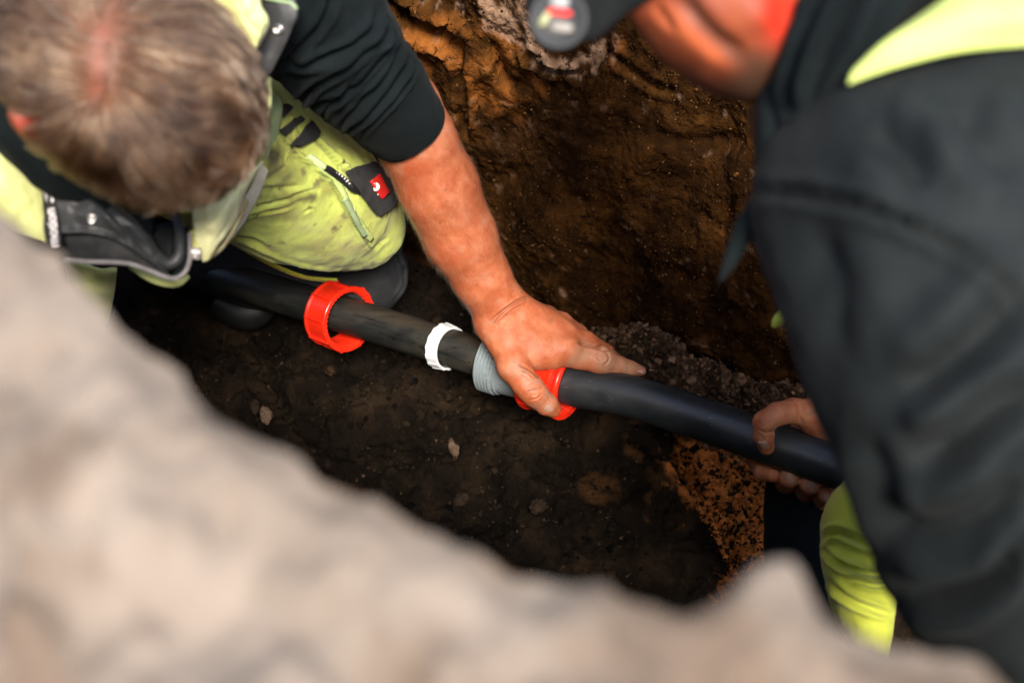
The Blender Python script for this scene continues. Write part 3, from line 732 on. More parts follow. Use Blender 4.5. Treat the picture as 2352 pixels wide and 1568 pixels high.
for sg, aa in ((1, 118), (-1, 128)):
    t = math.radians(aa) * sg; e = ref * math.cos(t) + bb * math.sin(t); tg = np.cross(axW, e)
    V, Q = boxm(cW + e * .0285 + tg * sg * .003 + axW * .004, [axW, e, tg], (.0035, .0012, .0032)); Vx, Qx = V, Q
    make('locking_tab', V, Q, white_pl, ring, smooth=False)
# milky coupling body with screw thread and the red nut at its right end
cB = PP((1118, 825, 1.618)); axB = axR
cp = root('compression_coupling', cB, 'milky see-through threaded pipe coupling with red nut under the gripping hand', 'pipe coupling')
L = .112; pr = [(0, .0355), (0, .0400)]
for k in range(5):
    a = .0016 + k * .0048; pr += [(a, .0402), (a + .0012, .0432), (a + .0026, .0432), (a + .0036, .0402)]
pr += [(.0270, .0402), (.0285, .0412), (.0300, .0412), (.0312, .0395), (.040, .0388), (.085, .0365), (L, .036), (L, .0325), (.03, .0350), (.012, .0352)]
V, Q = revolve(cB, axB, pr, 160)
cb = make('coupling_body', V, Q, clear_pl, cp, sharp=.45)
V, Q = revolve(cB, axB, [(.046, .0275), (.046, .0345), (.054, .0345), (.054, .0275)], 90); make('stop_ring', V, Q, clear_pl, cp)
for t in (.5, 1.4, 2.3, 3.9, 5.2):
    rf = nz(np.cross(axB, [.1, .2, 1.0])); b = np.cross(axB, rf); e = rf * math.cos(t) + b * math.sin(t)
V, Q = revolve(cB, axB, [(.058, .0270), (.058, .0335), (.064, .0340), (.064, .0270)], 90); make('seal_ring', V, Q, rubber, cp)
cR = PP((1266, 869, 1.583))
axQ = nz(axR * .95 + toC(cR) * .22)
V, Q = nut_geo(cR, axQ, .0485, .0385, .054, 8, rib_h=.0032, flare=.0012)
rn = make('union_nut', V, Q, red_pl, cp, sharp=.55); rn['label'] = 'red ribbed union nut screwed on the coupling'
bv = rn.modifiers.new('bev', 'BEVEL'); bv.width = .0005; bv.segments = 2; bv.limit_method = 'ANGLE'; bv.angle_limit = 1.0
V, Q = revolve(cR + axR * .020, axR, [(-.004, .0275), (-.004, .0388), (.004, .0388), (.004, .0275)], 90); make('end_collar', V, Q, red_pl, cp)

# =================================================================== LEFT WORKER (kneeling, arm on the coupling)
personL = root('person', PP((600, 620, 1.75)) * np.array([1, 1, 0]), 'kneeling worker on the left with short brown hair, seen from above, gripping the coupling', 'person')
# ---- forearm and hand, one continuous surface
arm = [(893, 195, 1.335, .034), (925, 248, 1.365, .0425), (955, 320, 1.395, .0455), (1008, 430, 1.435, .0475), (1058, 545, 1.475, .0445), (1108, 640, 1.505, .0360), (1140, 690, 1.520, .0300)]
wristA, wristB = (1178, 704, 1.530, .0185), (1132, 736, 1.528, .0185)
MC = {'index': (1268, 806, 1.535, .0190), 'middle': (1296, 768, 1.545, .0175), 'ring': (1288, 745, 1.562, .0160), 'little': (1255, 728, 1.575, .0150)}
fing = {'index': [MC['index'], (1330, 817, 1.545, .0168), (1380, 829, 1.548, .0162), (1418, 839, 1.553, .0128), (1448, 846, 1.556, .0098), (1473, 851, 1.559, .0066)],
        'middle': [MC['middle'], (1345, 788, 1.562, .0155), (1386, 812, 1.590, .0140), (1404, 828, 1.612, .0125), (1398, 845, 1.622, .0105)],
        'ring': [MC['ring'], (1325, 768, 1.592, .0140), (1346, 798, 1.625, .0125), (1338, 832, 1.632, .0105)],
        'little': [MC['little'], (1285, 752, 1.612, .0125), (1300, 785, 1.640, .0110), (1296, 815, 1.645, .0095)],
        'thumb': [(1160, 790, 1.525, .0200), (1178, 838, 1.512, .0205), (1208, 882, 1.506, .0172), (1232, 908, 1.510, .0150), (1256, 928, 1.517, .0138), (1270, 939, 1.522, .0108)]}
allp = arm + [p for f in fing.values() for p in f]
S = sdf_for(allp, .0014)
chain(S, arm, .010)
for w in (wristA, wristB):
    S.cone(P(*arm[-2][:3]), P(*w[:3]), .022, w[3], .016)
S.cone(P(*arm[-1][:3]), P(1165, 735, 1.527), .0285, .024, .012)
S.cone(P(*wristA[:3]), P(*MC['middle'][:3]), .0185, .0165, .016)
S.cone(P(1170, 718, 1.53), P(*MC['ring'][:3]), .019, .015, .016)
S.cone(P(1180, 708, 1.545), P(*MC['little'][:3]), .017, .0145, .016)
S.cone(P(*wristB[:3]), P(*MC['index'][:3]), .0185, .0185, .018)
S.cone(P(1150, 750, 1.527), P(1230, 800, 1.533), .023, .021, .016)
S.cone(P(1134, 745, 1.527), P(*fing['thumb'][0][:3]), .0175, .0200, .016)
S.cone(P(*fing['thumb'][0][:3]), P(*MC['index'][:3]), .0155, .0165, .014)
S.cone(P(1182, 820, 1.520), P(1262, 818, 1.535), .0155, .0155, .012)
for nme, f in fing.items(): chain(S, f, .005)
# knuckle swellings
S.cone(P(1384, 824, 1.5435), P(1388, 826, 1.5435), .0150, .0150, .006)
S.cone(P(1300, 797, 1.530), P(1306, 800, 1.531), .0150, .0150, .010)
S.cone(P(1222, 896, 1.503), P(1226, 899, 1.503), .0150, .0150, .008)
V, Q = S.mesh(); V1_ = smoothm(V, Q, 60, .6); V = smoothm(V, Q, 3, .5)
_, py_, _ = proj(V); w_ = np.clip((700 - py_) / 60, 0, 1)[:, None]; V = V * (1 - w_) + V1_ * w_; N = vnorm(V, Q)
if ((V - V.mean(0)) * N).sum() < 0: Q = Q[:, ::-1]; N = -N
g1 = .0011
V = crease(V, N, [
    ([(1208, 683), (1185, 694), (1160, 712), (1138, 730), (1132, 742)], 3.2, .0026, .5),
    ([(1196, 700), (1172, 714), (1150, 736), (1140, 756)], 2.6, .0012, .4), ([(1180, 716), (1160, 732), (1148, 750)], 2.2, .0008, .4),
    ([(1330, 787), (1352, 794), (1375, 800), (1399, 803)], 3.2, .0045, .35),
    ([(1372, 806), (1367, 814), (1369, 824), (1376, 832)], 1.9, .0008), ([(1376, 807), (1382, 812), (1386, 821), (1383, 830)], 1.9, .0008), ([(1390, 808), (1397, 815), (1399, 824), (1394, 833), (1386, 838)], 2.0, .0010),
    ([(1383, 803), (1392, 807), (1402, 818)], 1.6, .0006),
    ([(1424, 826), (1428, 836), (1424, 846)], 1.6, .0008), ([(1430, 829), (1433, 838), (1430, 847)], 1.5, .0007),
    ([(1192, 838), (1210, 845), (1228, 858), (1236, 866)], 2.6, .0015), ([(1200, 850), (1213, 856), (1224, 866)], 2.0, .0010), ([(1192, 858), (1206, 862), (1216, 872)], 1.8, .0007),
    ([(1204, 884), (1218, 880), (1230, 872)], 2.0, .0005), ([(1210, 891), (1224, 888), (1238, 882)], 1.8, .0006), ([(1214, 898), (1228, 895), (1242, 891)], 1.8, .0005), ([(1216, 918), (1232, 915), (1244, 905)], 2.0, .0010),
    ([(1246, 905), (1256, 914), (1262, 922)], 1.8, -.0010), ([(1222, 908), (1236, 905)], 1.8, .0007),
    # tendons and veins stand proud
    ([(1180, 735), (1225, 765), (1275, 795)], 8, -.0007, .0), ([(1200, 722), (1250, 740), (1300, 765)], 8, -.0006, .0),
    ([(1190, 790), (1215, 775), (1245, 760), (1280, 756)], 4, -.0004, .0), ([(1165, 760), (1190, 785), (1215, 800)], 4, -.0004, .0),
])
V = V + N * (.00016 * fbm(V * 300, 3) + .00022 * fbm(V * 60, 2))[:, None]
px, py, dd = proj(V); T = np.zeros((len(V), 4)); n1 = fbm(V * 45, 4); n2 = fbm(V * 22 + 7, 3)
# skin tones: redder on the left of the forearm, paler near the cuff, dusty greyish fingers, grimy creases
addtint(T, np.clip(np.exp(-(((px - 930) / 70) ** 2 + ((py - 400) / 60) ** 2)) * .8 + np.clip((1075 - px + (py - 560) * .55) / 130, 0, 1) * (py < 760) * .7 + n2 * .35 - .10, 0, .8), (.38, .075, .026))
addtint(T, np.clip(np.exp(-(((px - 965) / 60) ** 2 + ((py - 290) / 60) ** 2)) * .8 + n1 * .2, 0, .6), (.60, .25, .15))
fg, _, _ = pdist(px, py, [(1335, 812), (1400, 832), (1470, 850)]); tg_, _, _ = pdist(px, py, [(1190, 850), (1225, 895), (1270, 938)])
addtint(T, np.clip(np.exp(-(fg / 34) ** 2) * .75 + n1 * .45 - .12, 0, .8) * (px > 1300), (.36, .20, .115))
addtint(T, np.clip(np.exp(-(tg_ / 30) ** 2) * .7 + n1 * .6 - .2, 0, .8), (.38, .20, .13))
for pl, w in (([(1208, 683), (1160, 712), (1132, 742)], 4), ([(1330, 787), (1375, 800)], 5), ([(1214, 897), (1242, 890)], 3), ([(1192, 838), (1236, 866)], 4), ([(1386, 808), (1397, 824), (1386, 838)], 3)):
    ds, _, _ = pdist(px, py, pl); addtint(T, np.exp(-(ds / w) ** 2) * .6, (.20, .075, .035))
addtint(T, np.clip(fbm(V * 110, 3) - .55, 0, .5) * (px > 1140), (.16, .08, .045))
for (mx_, my, mr) in ((1123, 436, 3), (1126, 463, 2.6), (1111, 512, 3), (1196, 655, 2.6), (1138, 500, 2.2), (1150, 395, 1.8), (1092, 330, 2)):
    mx2 = mx_ - 0; addtint(T, np.exp(-(((px - (mx2 - 100)) ** 2 + (py - my) ** 2) / mr ** 2)) * .8, (.16, .04, .02))
armV, armQ, armT = V, Q, T
atree = bvh(V, Q)
# ---- head (face turned down towards the trench), neck and shoulders
HD = .985
hc = PP((292, 184, HD)); fwd_h = nz(PP((292 + 300, 196 + 240, HD)) - hc); vw = nz(hc - CAM)
crown = nz(-vw * .93 - fwd_h * .30); ff = nz(fwd_h - crown * (fwd_h @ crown)); sidev = np.cross(crown, ff)
S = SDF(np.minimum(hc - .2, P(893, 195, 1.335) - .1), np.maximum(hc + .2, PP((560, -190, 1.15)) + .12), .0042)
chain(S, [(220, 60, 1.14, .045), (430, -80, 1.18, .045), (600, -90, 1.18, .040), (700, 0, 1.20, .036), (800, 130, 1.28, .032), (886, 200, 1.335, .030)], .012)
S.ell(hc, [ff, sidev, crown], (.101, .081, .103), .01)
S.ell(hc + ff * .028 - crown * .078, [ff, sidev, crown], (.058, .056, .072), .03)      # face and jaw, hidden below
S.cone(hc + ff * .086 - crown * .05, hc + ff * .092 - crown * .085, .008, .012, .012)   # nose
for sg in (-1, 1):
    S.ell(hc + ff * .066 - crown * .04 + sidev * sg * .028, [ff, sidev, crown], (.016, .016, .014), .008)
    ec = hc - ff * .012 - crown * .030 + sidev * sg * .086
    S.ell(ec, [nz(ff + sidev * sg * .45), nz(sidev * sg - ff * .45), crown], (.017, .006, .031), .005)
S.cone(hc - ff * .05 - crown * .10, PP((220, 60, 1.14)), .052, .055, .02)
e1 = nz(RX * .62 - UP * .78); S.ell(PP((62, 292, .955)), [e1, nz(np.cross(e1, nz(hc - CAM))), nz(hc - CAM)], (.017, .0085, .022), .006)
hV, hQ = S.mesh(); hN = vnorm(hV, hQ)
if ((hV - hV.mean(0)) * hN).sum() < 0: hQ = hQ[:, ::-1]
# ears sit at the sides; the ear toward the lower left shows red
hT = np.zeros((len(hV), 4)); addtint(hT, np.full(len(hV), .75), (.60, .17, .10))
q_ = (hV - hc) @ np.stack([ff, sidev, crown]).T; hx, hy, _ = proj(hV)
addtint(hT, ((q_[:, 2] > -.02) & (np.linalg.norm(q_, axis=1) < .14)) * .93, (.085, .042, .022))
addtint(hT, np.exp(-(((hx - 62) / 34) ** 2 + ((hy - 292) / 42) ** 2)) * 1.2, (.36, .055, .034))
dpp, _, _ = pdist(hx, hy, [(262, 10), (240, 60), (228, 110), (226, 160), (222, 215)])
addtint(hT, np.exp(-(dpp / (22 + 10 * fbm(hV * 50, 2))) ** 2) * (q_[:, 2] > 0) * .85 * np.clip((hy - 30) / 60, .2, .8), (.20, .055, .030))
V, Q = bridge((armV, armQ), (hV, hQ))
T = np.vstack([armT, hT])
bodyL = make('body', V, Q, skin, personL, tint=T)
bodyL['label'] = 'reddish bare forearm and hand, head bent down'
# nails
def nail(c, up_, along, ln, wd, m, par):
    n_ = nz(up_); a = nz(along - n_ * (along @ n_)); b = np.cross(n_, a)
    th = np.linspace(-1, 1, 17); uu = np.linspace(-1, 1, 19); R = []
    for u in uu:
        for t in th:
            wv = wd * (1 - .25 * max(u, 0) ** 3 - .35 * max(-u, 0) ** 4) * math.sqrt(max(1 - (abs(u) ** 6) * .75, .05))
            R.append(c + a * u * ln + b * t * wv - n_ * (t * t * wd * .42 + max(u, 0) ** 2 * ln * .10) + n_ * .0004)
    V0 = np.array(R); Q0 = gridF(19, 17); N0 = vnorm(V0, Q0)
    if (N0 @ n_).mean() < 0: Q0 = Q0[:, ::-1]
    V1 = V0 - n_ * .0011; k = len(V0); n2_, m2_ = 19, 17
    ringi = np.r_[np.arange(0, m2_), np.arange(1, n2_) * m2_ + m2_ - 1, (n2_ - 1) * m2_ + np.arange(m2_ - 2, -1, -1), np.arange(n2_ - 2, 0, -1) * m2_]; r2 = np.roll(ringi, -1)
    Vv = np.vstack([V0, V1]); Qq = np.vstack([Q0, Q0[:, ::-1] + k, np.stack([ringi, r2, r2 + k, ringi + k], 1)])
    return make('fingernail', Vv, Qq, m, par)
p, n = on(atree, 1466, 844, .0); tip = PP((1487, 853, 1.560))
nail(p + (tip - p) * .22 + n * -.0008, n + UP * .5, tip - p, .0080, .0052, nail_m, personL)
p, n = on(atree, 1262, 938, .0); q2 = PP((1284, 951, 1.523))
nail(p + n * .0002, n, q2 - p, .0066, .0062, nail_d, personL)
# ---- short hairs on the forearm
def strands(name, paths, radii, m, parent):
    hd = bpy.data.hair_curves.new(name); n, k = paths.shape[:2]
    hd.add_curves([k] * n)
    off = np.array(parent['_org'])
    hd.position_data.foreach_set('vector', (paths - off).astype(np.float32).ravel())
    at = hd.attributes.get('radius') or hd.attributes.new('radius', 'FLOAT', 'POINT')
    at.data.foreach_set('value', np.broadcast_to(np.asarray(radii)[None], (n, k)).astype(np.float32).ravel() if np.ndim(radii) == 1 else np.asarray(radii, np.float32).ravel())
    hd.materials.append(m); o = bpy.data.objects.new(name, hd); COL.objects.link(o); o.parent = parent; o['_org'] = list(parent['_org'])
    return o
def hairmat(name, cols, scale, rough=.35, rad=None):
    m = bpy.data.materials.new(name); m.use_nodes = True; t = m.node_tree; N_ = t.nodes; L_ = t.links
    for x in list(N_): N_.remove(x)
    out = N_.new('ShaderNodeOutputMaterial'); h = N_.new('ShaderNodeBsdfHairPrincipled'); h.parametrization = 'COLOR'
    tc = N_.new('ShaderNodeTexCoord'); nn_ = N_.new('ShaderNodeTexNoise'); nn_.inputs['Scale'].default_value = scale; nn_.inputs['Detail'].default_value = 3
    L_.new(tc.outputs['Object'], nn_.inputs['Vector'])
    hi = N_.new('ShaderNodeHairInfo'); ad = N_.new('ShaderNodeMath'); ad.operation = 'MULTIPLY_ADD'; ad.inputs[1].default_value = .55; L_.new(hi.outputs['Random'], ad.inputs[0]); L_.new(nn_.outputs[0], ad.inputs[2])
    sb = N_.new('ShaderNodeMath'); sb.operation = 'SUBTRACT'; sb.inputs[1].default_value = .27; L_.new(ad.outputs[0], sb.inputs[0])
    r = N_.new('ShaderNodeValToRGB'); L_.new(sb.outputs[0], r.inputs[0]); e = r.color_ramp.elements
    while len(e) < len(cols): e.new(.5)
    for k, (p_, c) in enumerate(cols): e[k].position = p_; e[k].color = (*c, 1)
    L_.new(r.outputs[0], h.inputs['Color']); h.inputs['Roughness'].default_value = rough; h.inputs['Radial Roughness'].default_value = .45
    L_.new(h.outputs[0], out.inputs['Surface'])
    return m
hair_brown = hairmat('brown_hair', [(.32, (.010, .0036, .0015)), (.50, (.055, .021, .0075)), (.62, (.17, .076, .031)), (.76, (.54, .31, .165))], 26, .34)
hair_arm = hairmat('golden_hair', [(.3, (.30, .15, .06)), (.7, (.55, .35, .18))], 60)
r = np.random.default_rng(11)
cent = armV[armQ].mean(1); cn = vnorm(armV, armQ)[armQ[:, 0]]
if ((armV - armV.mean(0)) * vnorm(armV, armQ)).sum() < 0: cn = -cn
cx, cy, cdp = proj(cent)
w = ((cy > 290) & (cy < 760) & (cx < 1215)).astype(float) * (.25 + .75 * (cx < 1100 + (cy - 560) * .3))
ii = r.choice(len(cent), 5200, p=w / w.sum())
adir = nz(PP(arm[-1][:3]) - PP(arm[1][:3]))
d0 = nz(cn[ii] * .55 + adir * .9 + r.normal(size=(len(ii), 3)) * .35)
ln = r.uniform(.005, .011, (len(ii), 1)); k = 4
paths = np.stack([cent[ii] + d0 * ln * t + (adir * .6 - cn[ii] * .35) * ln * t * t for t in np.linspace(0, 1, k)], 1)
strands('arm_hair', paths, np.array([.00007, .00006, .00004, .000015]), hair_arm, personL)
# ---- hair of the head
def scalp_r(D):   # radius of the skull along unit directions in head axes
    return 1.0 / np.sqrt((D[:, 0] / .101) ** 2 + (D[:, 1] / .081) ** 2 + (D[:, 2] / .103) ** 2)
n = 40000
D = nz(r.normal(size=(n * 3, 3)))
D = D[D[:, 2] > -.42 - .15 * np.abs(D[:, 0])]
wc_dir = None
A3 = np.stack([ff, sidev, crown])
root_p = hc + (D * scalp_r(D)[:, None]) @ A3
rx_, ry_, _ = proj(root_p)
facing = ((D @ A3) * nz(CAM - root_p)).sum(1) > -.35
# thin parting where the scalp shows
dpt, _, _ = pdist(rx_, ry_, [(262, 10), (240, 60), (228, 110), (226, 160), (222, 215)])
keep = facing & ~(((rx_ - 70) ** 2 + (ry_ - 285) ** 2) < 38 ** 2) & ~((dpt < 11 * np.clip(fbm(root_p * 60, 2) * .6 + 1, .3, 1.6)) & (r.random(len(D)) > .30)) & ~((dpt < 34) & (ry_ > 40) & (r.random(len(D)) > .5))
D = D[keep][:n]; root_p = root_p[keep][:n]; rx_, ry_ = rx_[keep][:n], ry_[keep][:n]; n = len(D)
whorl = np.array([228., 140.])
whl_d, _, wt = pdist(rx_, ry_, [(236, 70), (226, 200)])
# image-plane flow away from the whorl, curling slightly clockwise, turned into a tangent on the skull
near = cat(np.array([(236., 70., 0), (226., 200., 0)]), 20)[:, :2]
cl = near[np.argmin(((rx_[:, None] - near[None, :, 0]) ** 2 + (ry_[:, None] - near[None, :, 1]) ** 2), 1)]
fx, fy = rx_ - cl[:, 0], ry_ - cl[:, 1]
fl = np.hypot(fx, fy) + 1e-6; fx, fy = fx / fl, fy / fl
swirl = .30 * np.exp(-fl / 160) + .05
# locks: the direction field and length vary by patches
cell = fbm(root_p * 30, 2) * 1.0; cell2 = fbm(root_p * 70 + 9, 2)
ang = swirl + cell * .42 + cell2 * .22 + r.normal(size=n) * .10
fx2 = fx * np.cos(ang) - fy * np.sin(ang); fy2 = fx * np.sin(ang) + fy * np.cos(ang)
flow = fx2[:, None] * RX - fy2[:, None] * UP
nr = nz((D / np.array([.101, .081, .103]) ** 2) @ A3)
tan = nz(flow - nr * (flow * nr).sum(1)[:, None])
# clump towards lock centres
nl = 850; lk = r.choice(n, nl, replace=False)
from mathutils.kdtree import KDTree
kd = KDTree(nl)
for j, i in enumerate(lk): kd.insert(root_p[i], j)
kd.balance()
near_l = np.array([lk[kd.find(p_)[1]] for p_ in root_p])
length = (.028 + .012 * np.clip((rx_ - 150) / 350, 0, 1) + .006 * cell)[:, None] * r.uniform(.85, 1.12, (n, 1))
lift = (.24 + .25 * cell2)[:, None]
k = 7; ts = np.linspace(0, 1, k); pts = []
pos = root_p - nr * .001; dirv = nz(tan * 1.0 + nr * (.65 + lift)); 
dirl = dirv[near_l]; lenl = length[near_l]
for j, t in enumerate(ts):
    pts.append(pos.copy())
    bend = nz(dirv * (1 - .55 * t) + tan * (.75 * t) - nr * (.28 * t) + np.array([0, 0, -.10]) * t + r.normal(size=(n, 3)) * .05)
    pos = pos + bend * length / (k - 1)
paths = np.stack(pts, 1)
tipc = paths[near_l]                     # path of the lock centre
wgt = (ts ** .9 * .76)[None, :, None] * r.uniform(.6, 1.1, (n, 1, 1))
paths = paths * (1 - wgt) + tipc * wgt
head_hair = strands('hair', paths, np.linspace(.000145, .00006, k), hair_brown, personL)
head_hair['label'] = 'short light brown hair thinning at the crown'

# ---- black sweatshirt: torso and rolled-up sleeve
sweatL = None
SP = [(560, -190, 1.13, 190, .085), (640, -90, 1.15, 170, .080), (705, 10, 1.19, 168, .076), (760, 90, 1.24, 158, .072), (818, 165, 1.285, 136, .062), (866, 214, 1.32, 120, .056), (893, 244, 1.34, 112, .0535), (920, 276, 1.362, 101, .0500), (928, 286, 1.368, 97, .0485)]
V, Q = loft(SP, 420, 300)
N = vnorm(V, Q)
X = 588; k2 = .2578
z2 = lambda pts: [(X + a * k2, b * k2) for a, b in pts]
folds = [
    (z2([(1180, 190), (1090, 330), (900, 480), (700, 640), (520, 760), (400, 880), (355, 985)]), 7.5, .0080, .7),
    (z2([(1260, 190), (1180, 400), (1010, 620), (860, 780), (640, 900), (430, 960)]), 6.5, .0070, .7),
    (z2([(1335, 300), (1230, 520), (1080, 740), (930, 910), (800, 1050), (730, 1190)]), 6, .0065, .7),
    (z2([(1390, 420), (1300, 620), (1170, 810), (1000, 980), (860, 1120), (770, 1265)]), 5.5, .0058, .7),
    (z2([(1430, 520), (1360, 700), (1230, 880), (1090, 1010), (980, 1130), (940, 1240)]), 5, .0050, .8),
    (z2([(1300, 250), (1210, 450), (1050, 660), (900, 830)]), 4, .0035, .6),
    (z2([(1080, 60), (1030, 230), (860, 400), (640, 500), (400, 550), (170, 545)]), 8, .0085, .7),
    (z2([(700, -40), (620, 150), (480, 330), (330, 470), (170, 580)]), 9, .0075, .6),
    (z2([(1150, 120), (1160, 260), (1060, 420)]), 5, .0050, .6),
    (z2([(150, 640), (220, 760), (300, 850), (370, 900)]), 8, .0080, .6),
    (z2([(560, 720), (430, 860), (370, 960), (400, 1060)]), 6, .0060, .6),
    (z2([(900, 640), (760, 830), (640, 960), (560, 1080), (520, 1180)]), 5, .0045, .6),
]
V = crease(V, N, folds)
N = vnorm(V, Q)
px, py, dd = proj(V)
dcuff, _, _ = pdist(px, py, [(997, 205), (985, 262), (940, 318), (868, 348)])
V = V + N * ((.0018 * fbm(V * np.array([28, 28, 28]), 3) + .0035 * fbm(V * 13 + 4, 2)) * np.clip((dcuff - 20) / 40, 0, 1))[:, None]
dz = 4.5
ribd = np.sin(dcuff * 0); 
sweat = make('sweatshirt', V, Q, dark_cloth, personL)
# ribbed cuff as its own piece
CP = [(884, 234, 1.338, 112, .0538), (905, 259, 1.352, 108, .0525), (918, 273, 1.360, 103, .0508), (926, 283, 1.366, 100, .0497), (929, 286.5, 1.3685, 98.5, .0488), (928, 286, 1.368, 92, .0462), (915, 270, 1.358, 88, .044)]
V, Q = loft(CP, 60, 420)
m_ = 420; th = np.arange(60 * m_) % m_; N = vnorm(V, Q)
rib = np.zeros(len(V)); rib[:60 * m_] = .00045 * np.sin(th * 2 * np.pi / 3.0)
V = V + N * rib[:, None]
cuff = make('cuff', V, Q, dark_cloth, sweat); cuff['label'] = 'ribbed cuff rolled up on the forearm'
# torso
S = SDF(PP((250, 150, 1.3)) - .62, PP((250, 150, 1.3)) + .62, .009)
chain(S, [(-250, 480, 1.34, .062), (-60, 330, 1.31, .078), (170, 60, 1.32, .10), (420, -110, 1.22, .085), (600, -140, 1.17, .072)], .05)
S.cone(P(180, 120, 1.36), P(330, 300, 1.56), .13, .12, .06)
chain(S, [(-60, 330, 1.31, .078), (-260, 480, 1.40, .06), (-200, 700, 1.5, .05)], .03)
V, Q = S.mesh(); V = smoothm(V, Q, 3); N = vnorm(V, Q)
if ((V - V.mean(0)) * N).sum() < 0: Q = Q[:, ::-1]; N = -N
V = V + N * (.006 * fbm(V * 9, 3))[:, None]
make('sweatshirt_back', V, Q, dark_cloth, sweat)
# hood/collar roll behind the neck, at the left edge of the picture
OFF[0] = .08
V, Q = loft([(140, -120, 1.02, 60, .03), (45, -40, 1.0, 64, .03), (2, 80, .99, 62, .03), (0, 200, .99, 62, .03), (38, 310, 1.0, 55, .028), (110, 385, 1.02, 48, .026), (200, 450, 1.05, 44, .024), (290, 500, 1.07, 40, .02), (350, 520, 1.08, 30, .02)], 120, 60)
N = vnorm(V, Q); V = V + N * (.004 * fbm(V * 22, 3))[:, None]
make('hood', V, Q, dark_cloth, sweat)
OFF[0] = 0

# ---- lime trousers, knee pad, pocket
TP = [(400, 285, 1.30, 205, .115), (500, 335, 1.37, 198, .110), (610, 392, 1.43, 186, .102), (705, 444, 1.49, 172, .094), (768, 482, 1.55, 146, .086), (812, 507, 1.585, 116, .076), (838, 521, 1.61, 90, .064), (854, 531, 1.625, 60, .048), (863, 537, 1.632, 30, .03)]
V, Q = loft(TP, 330, 300); N = vnorm(V, Q)
Y = .345; X0 = 505.3
z5 = lambda pts: [(505.3 + a * .3398, 183.75 + b * .3398) for a, b in pts]
tf_ = [
    (z5([(390, 340), (440, 420), (540, 530), (640, 620), (740, 690), (800, 780), (860, 900), (930, 1010), (1010, 1130)]), 3.2, .0032, .9),
    (z5([(800, 660), (850, 760), (900, 860), (960, 960), (1030, 1060)]), 2.4, .0022, .8),
    (z5([(640, 400), (720, 490), (800, 580), (860, 640), (920, 740), (980, 830), (1060, 920)]), 4.5, .0050, .9),
    (z5([(100, 880), (240, 850), (420, 800), (560, 760), (660, 740)]), 4.2, .0046, .6),
    (z5([(120, 920), (260, 900), (380, 880), (500, 850)]), 3.4, .0040, .6),
    (z5([(300, 690), (380, 640), (460, 590)]), 6, .0022, .6), (z5([(150, 760), (280, 740), (420, 730), (540, 720)]), 6, .0028, .7),
    (z5([(130, 1110), (250, 1150), (400, 1220), (560, 1275), (720, 1300), (900, 1300)]), 3.5, .0045, .9),
    (z5([(100, 1060), (220, 1090), (330, 1140)]), 5, .0030, .6),
    (z5([(780, 480), (840, 530), (880, 560)]), 5, .0040, .7), (z5([(850, 540), (800, 600)]), 4, .0022, .6),
    (z5([(930, 470), (970, 520), (1000, 545)]), 6, .0030, .6),
    (z5([(700, 1330), (760, 1290), (900, 1270), (1010, 1230)]), 5, .0006, .4),
    (z5([(560, 900), (610, 870), (640, 880)]), 3, .0016, .5), (z5([(1040, 1150), (1090, 1100), (1140, 1060)]), 4, .0015, .5),
]
V = crease(V, N, tf_)
N = vnorm(V, Q)
V = V + N * (.0020 * fbm(V * 16, 3) + .0008 * fbm(V * 50, 3))[:, None]
px, py, dd = proj(V); T = np.zeros((len(V), 4)); n1 = fbm(V * 42, 4); n2 = fbm(V * 90, 3)
def blob(cx, cy, rx2, ry2, a, rgb, nn=None): addtint(T, np.clip(np.exp(-(((px - cx) / rx2) ** 2 + ((py - cy) / ry2) ** 2)) * 1.5 + (n1 if nn is None else nn) * .7 - .5, 0, 1) * a, rgb)
blob(600, 430, 60, 50, .5, (.14, .13, .045)); blob(770, 520, 40, 30, .45, (.30, .24, .08)); blob(820, 575, 40, 22, .5, (.28, .22, .07)); blob(632, 355, 28, 32, .95, (.035, .027, .015)); blob(690, 455, 62, 17, .85, (.08, .065, .025)); blob(640, 400, 62, 42, .6, (.16, .14, .05)); blob(655, 500, 70, 16, .6, (.14, .13, .04))
blob(712, 478, 9, 8, .9, (.03, .03, .015)); blob(750, 440, 22, 28, .55, (.20, .14, .03)); blob(740, 580, 60, 45, .6, (.24, .19, .06)); blob(780, 600, 22, 16, .5, (.17, .11, .03))
blob(855, 605, 9, 9, .8, (.09, .06, .02)); blob(838, 615, 10, 6, .7, (.08, .06, .02)); blob(750, 640, 12, 7, .8, (.05, .04, .02)); blob(660, 600, 40, 25, .4, (.30, .30, .05))
blob(560, 520, 90, 40, .35, (.16, .26, .07)); blob(700, 520, 60, 50, .4, (.52, .50, .20)); blob(800, 560, 50, 40, .35, (.50, .47, .18)); blob(645, 556, 9, 6, .6, (.20, .16, .05))
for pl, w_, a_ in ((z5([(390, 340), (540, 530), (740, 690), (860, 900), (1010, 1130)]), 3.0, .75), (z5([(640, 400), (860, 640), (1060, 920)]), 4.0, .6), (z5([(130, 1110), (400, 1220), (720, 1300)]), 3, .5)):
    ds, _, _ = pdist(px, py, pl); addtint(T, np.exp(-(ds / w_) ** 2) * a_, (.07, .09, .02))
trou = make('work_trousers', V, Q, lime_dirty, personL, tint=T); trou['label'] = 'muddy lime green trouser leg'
ttree = bvh(V, Q)
def dpiece(name, a, b, m, par, thick=.0012, off=.0006, n=24, mm=16, **kw):
    V, Q = decal(ttree, (a, b), thick, off, n, mm, 1.5); return make(name, V, Q, m, par, **kw)
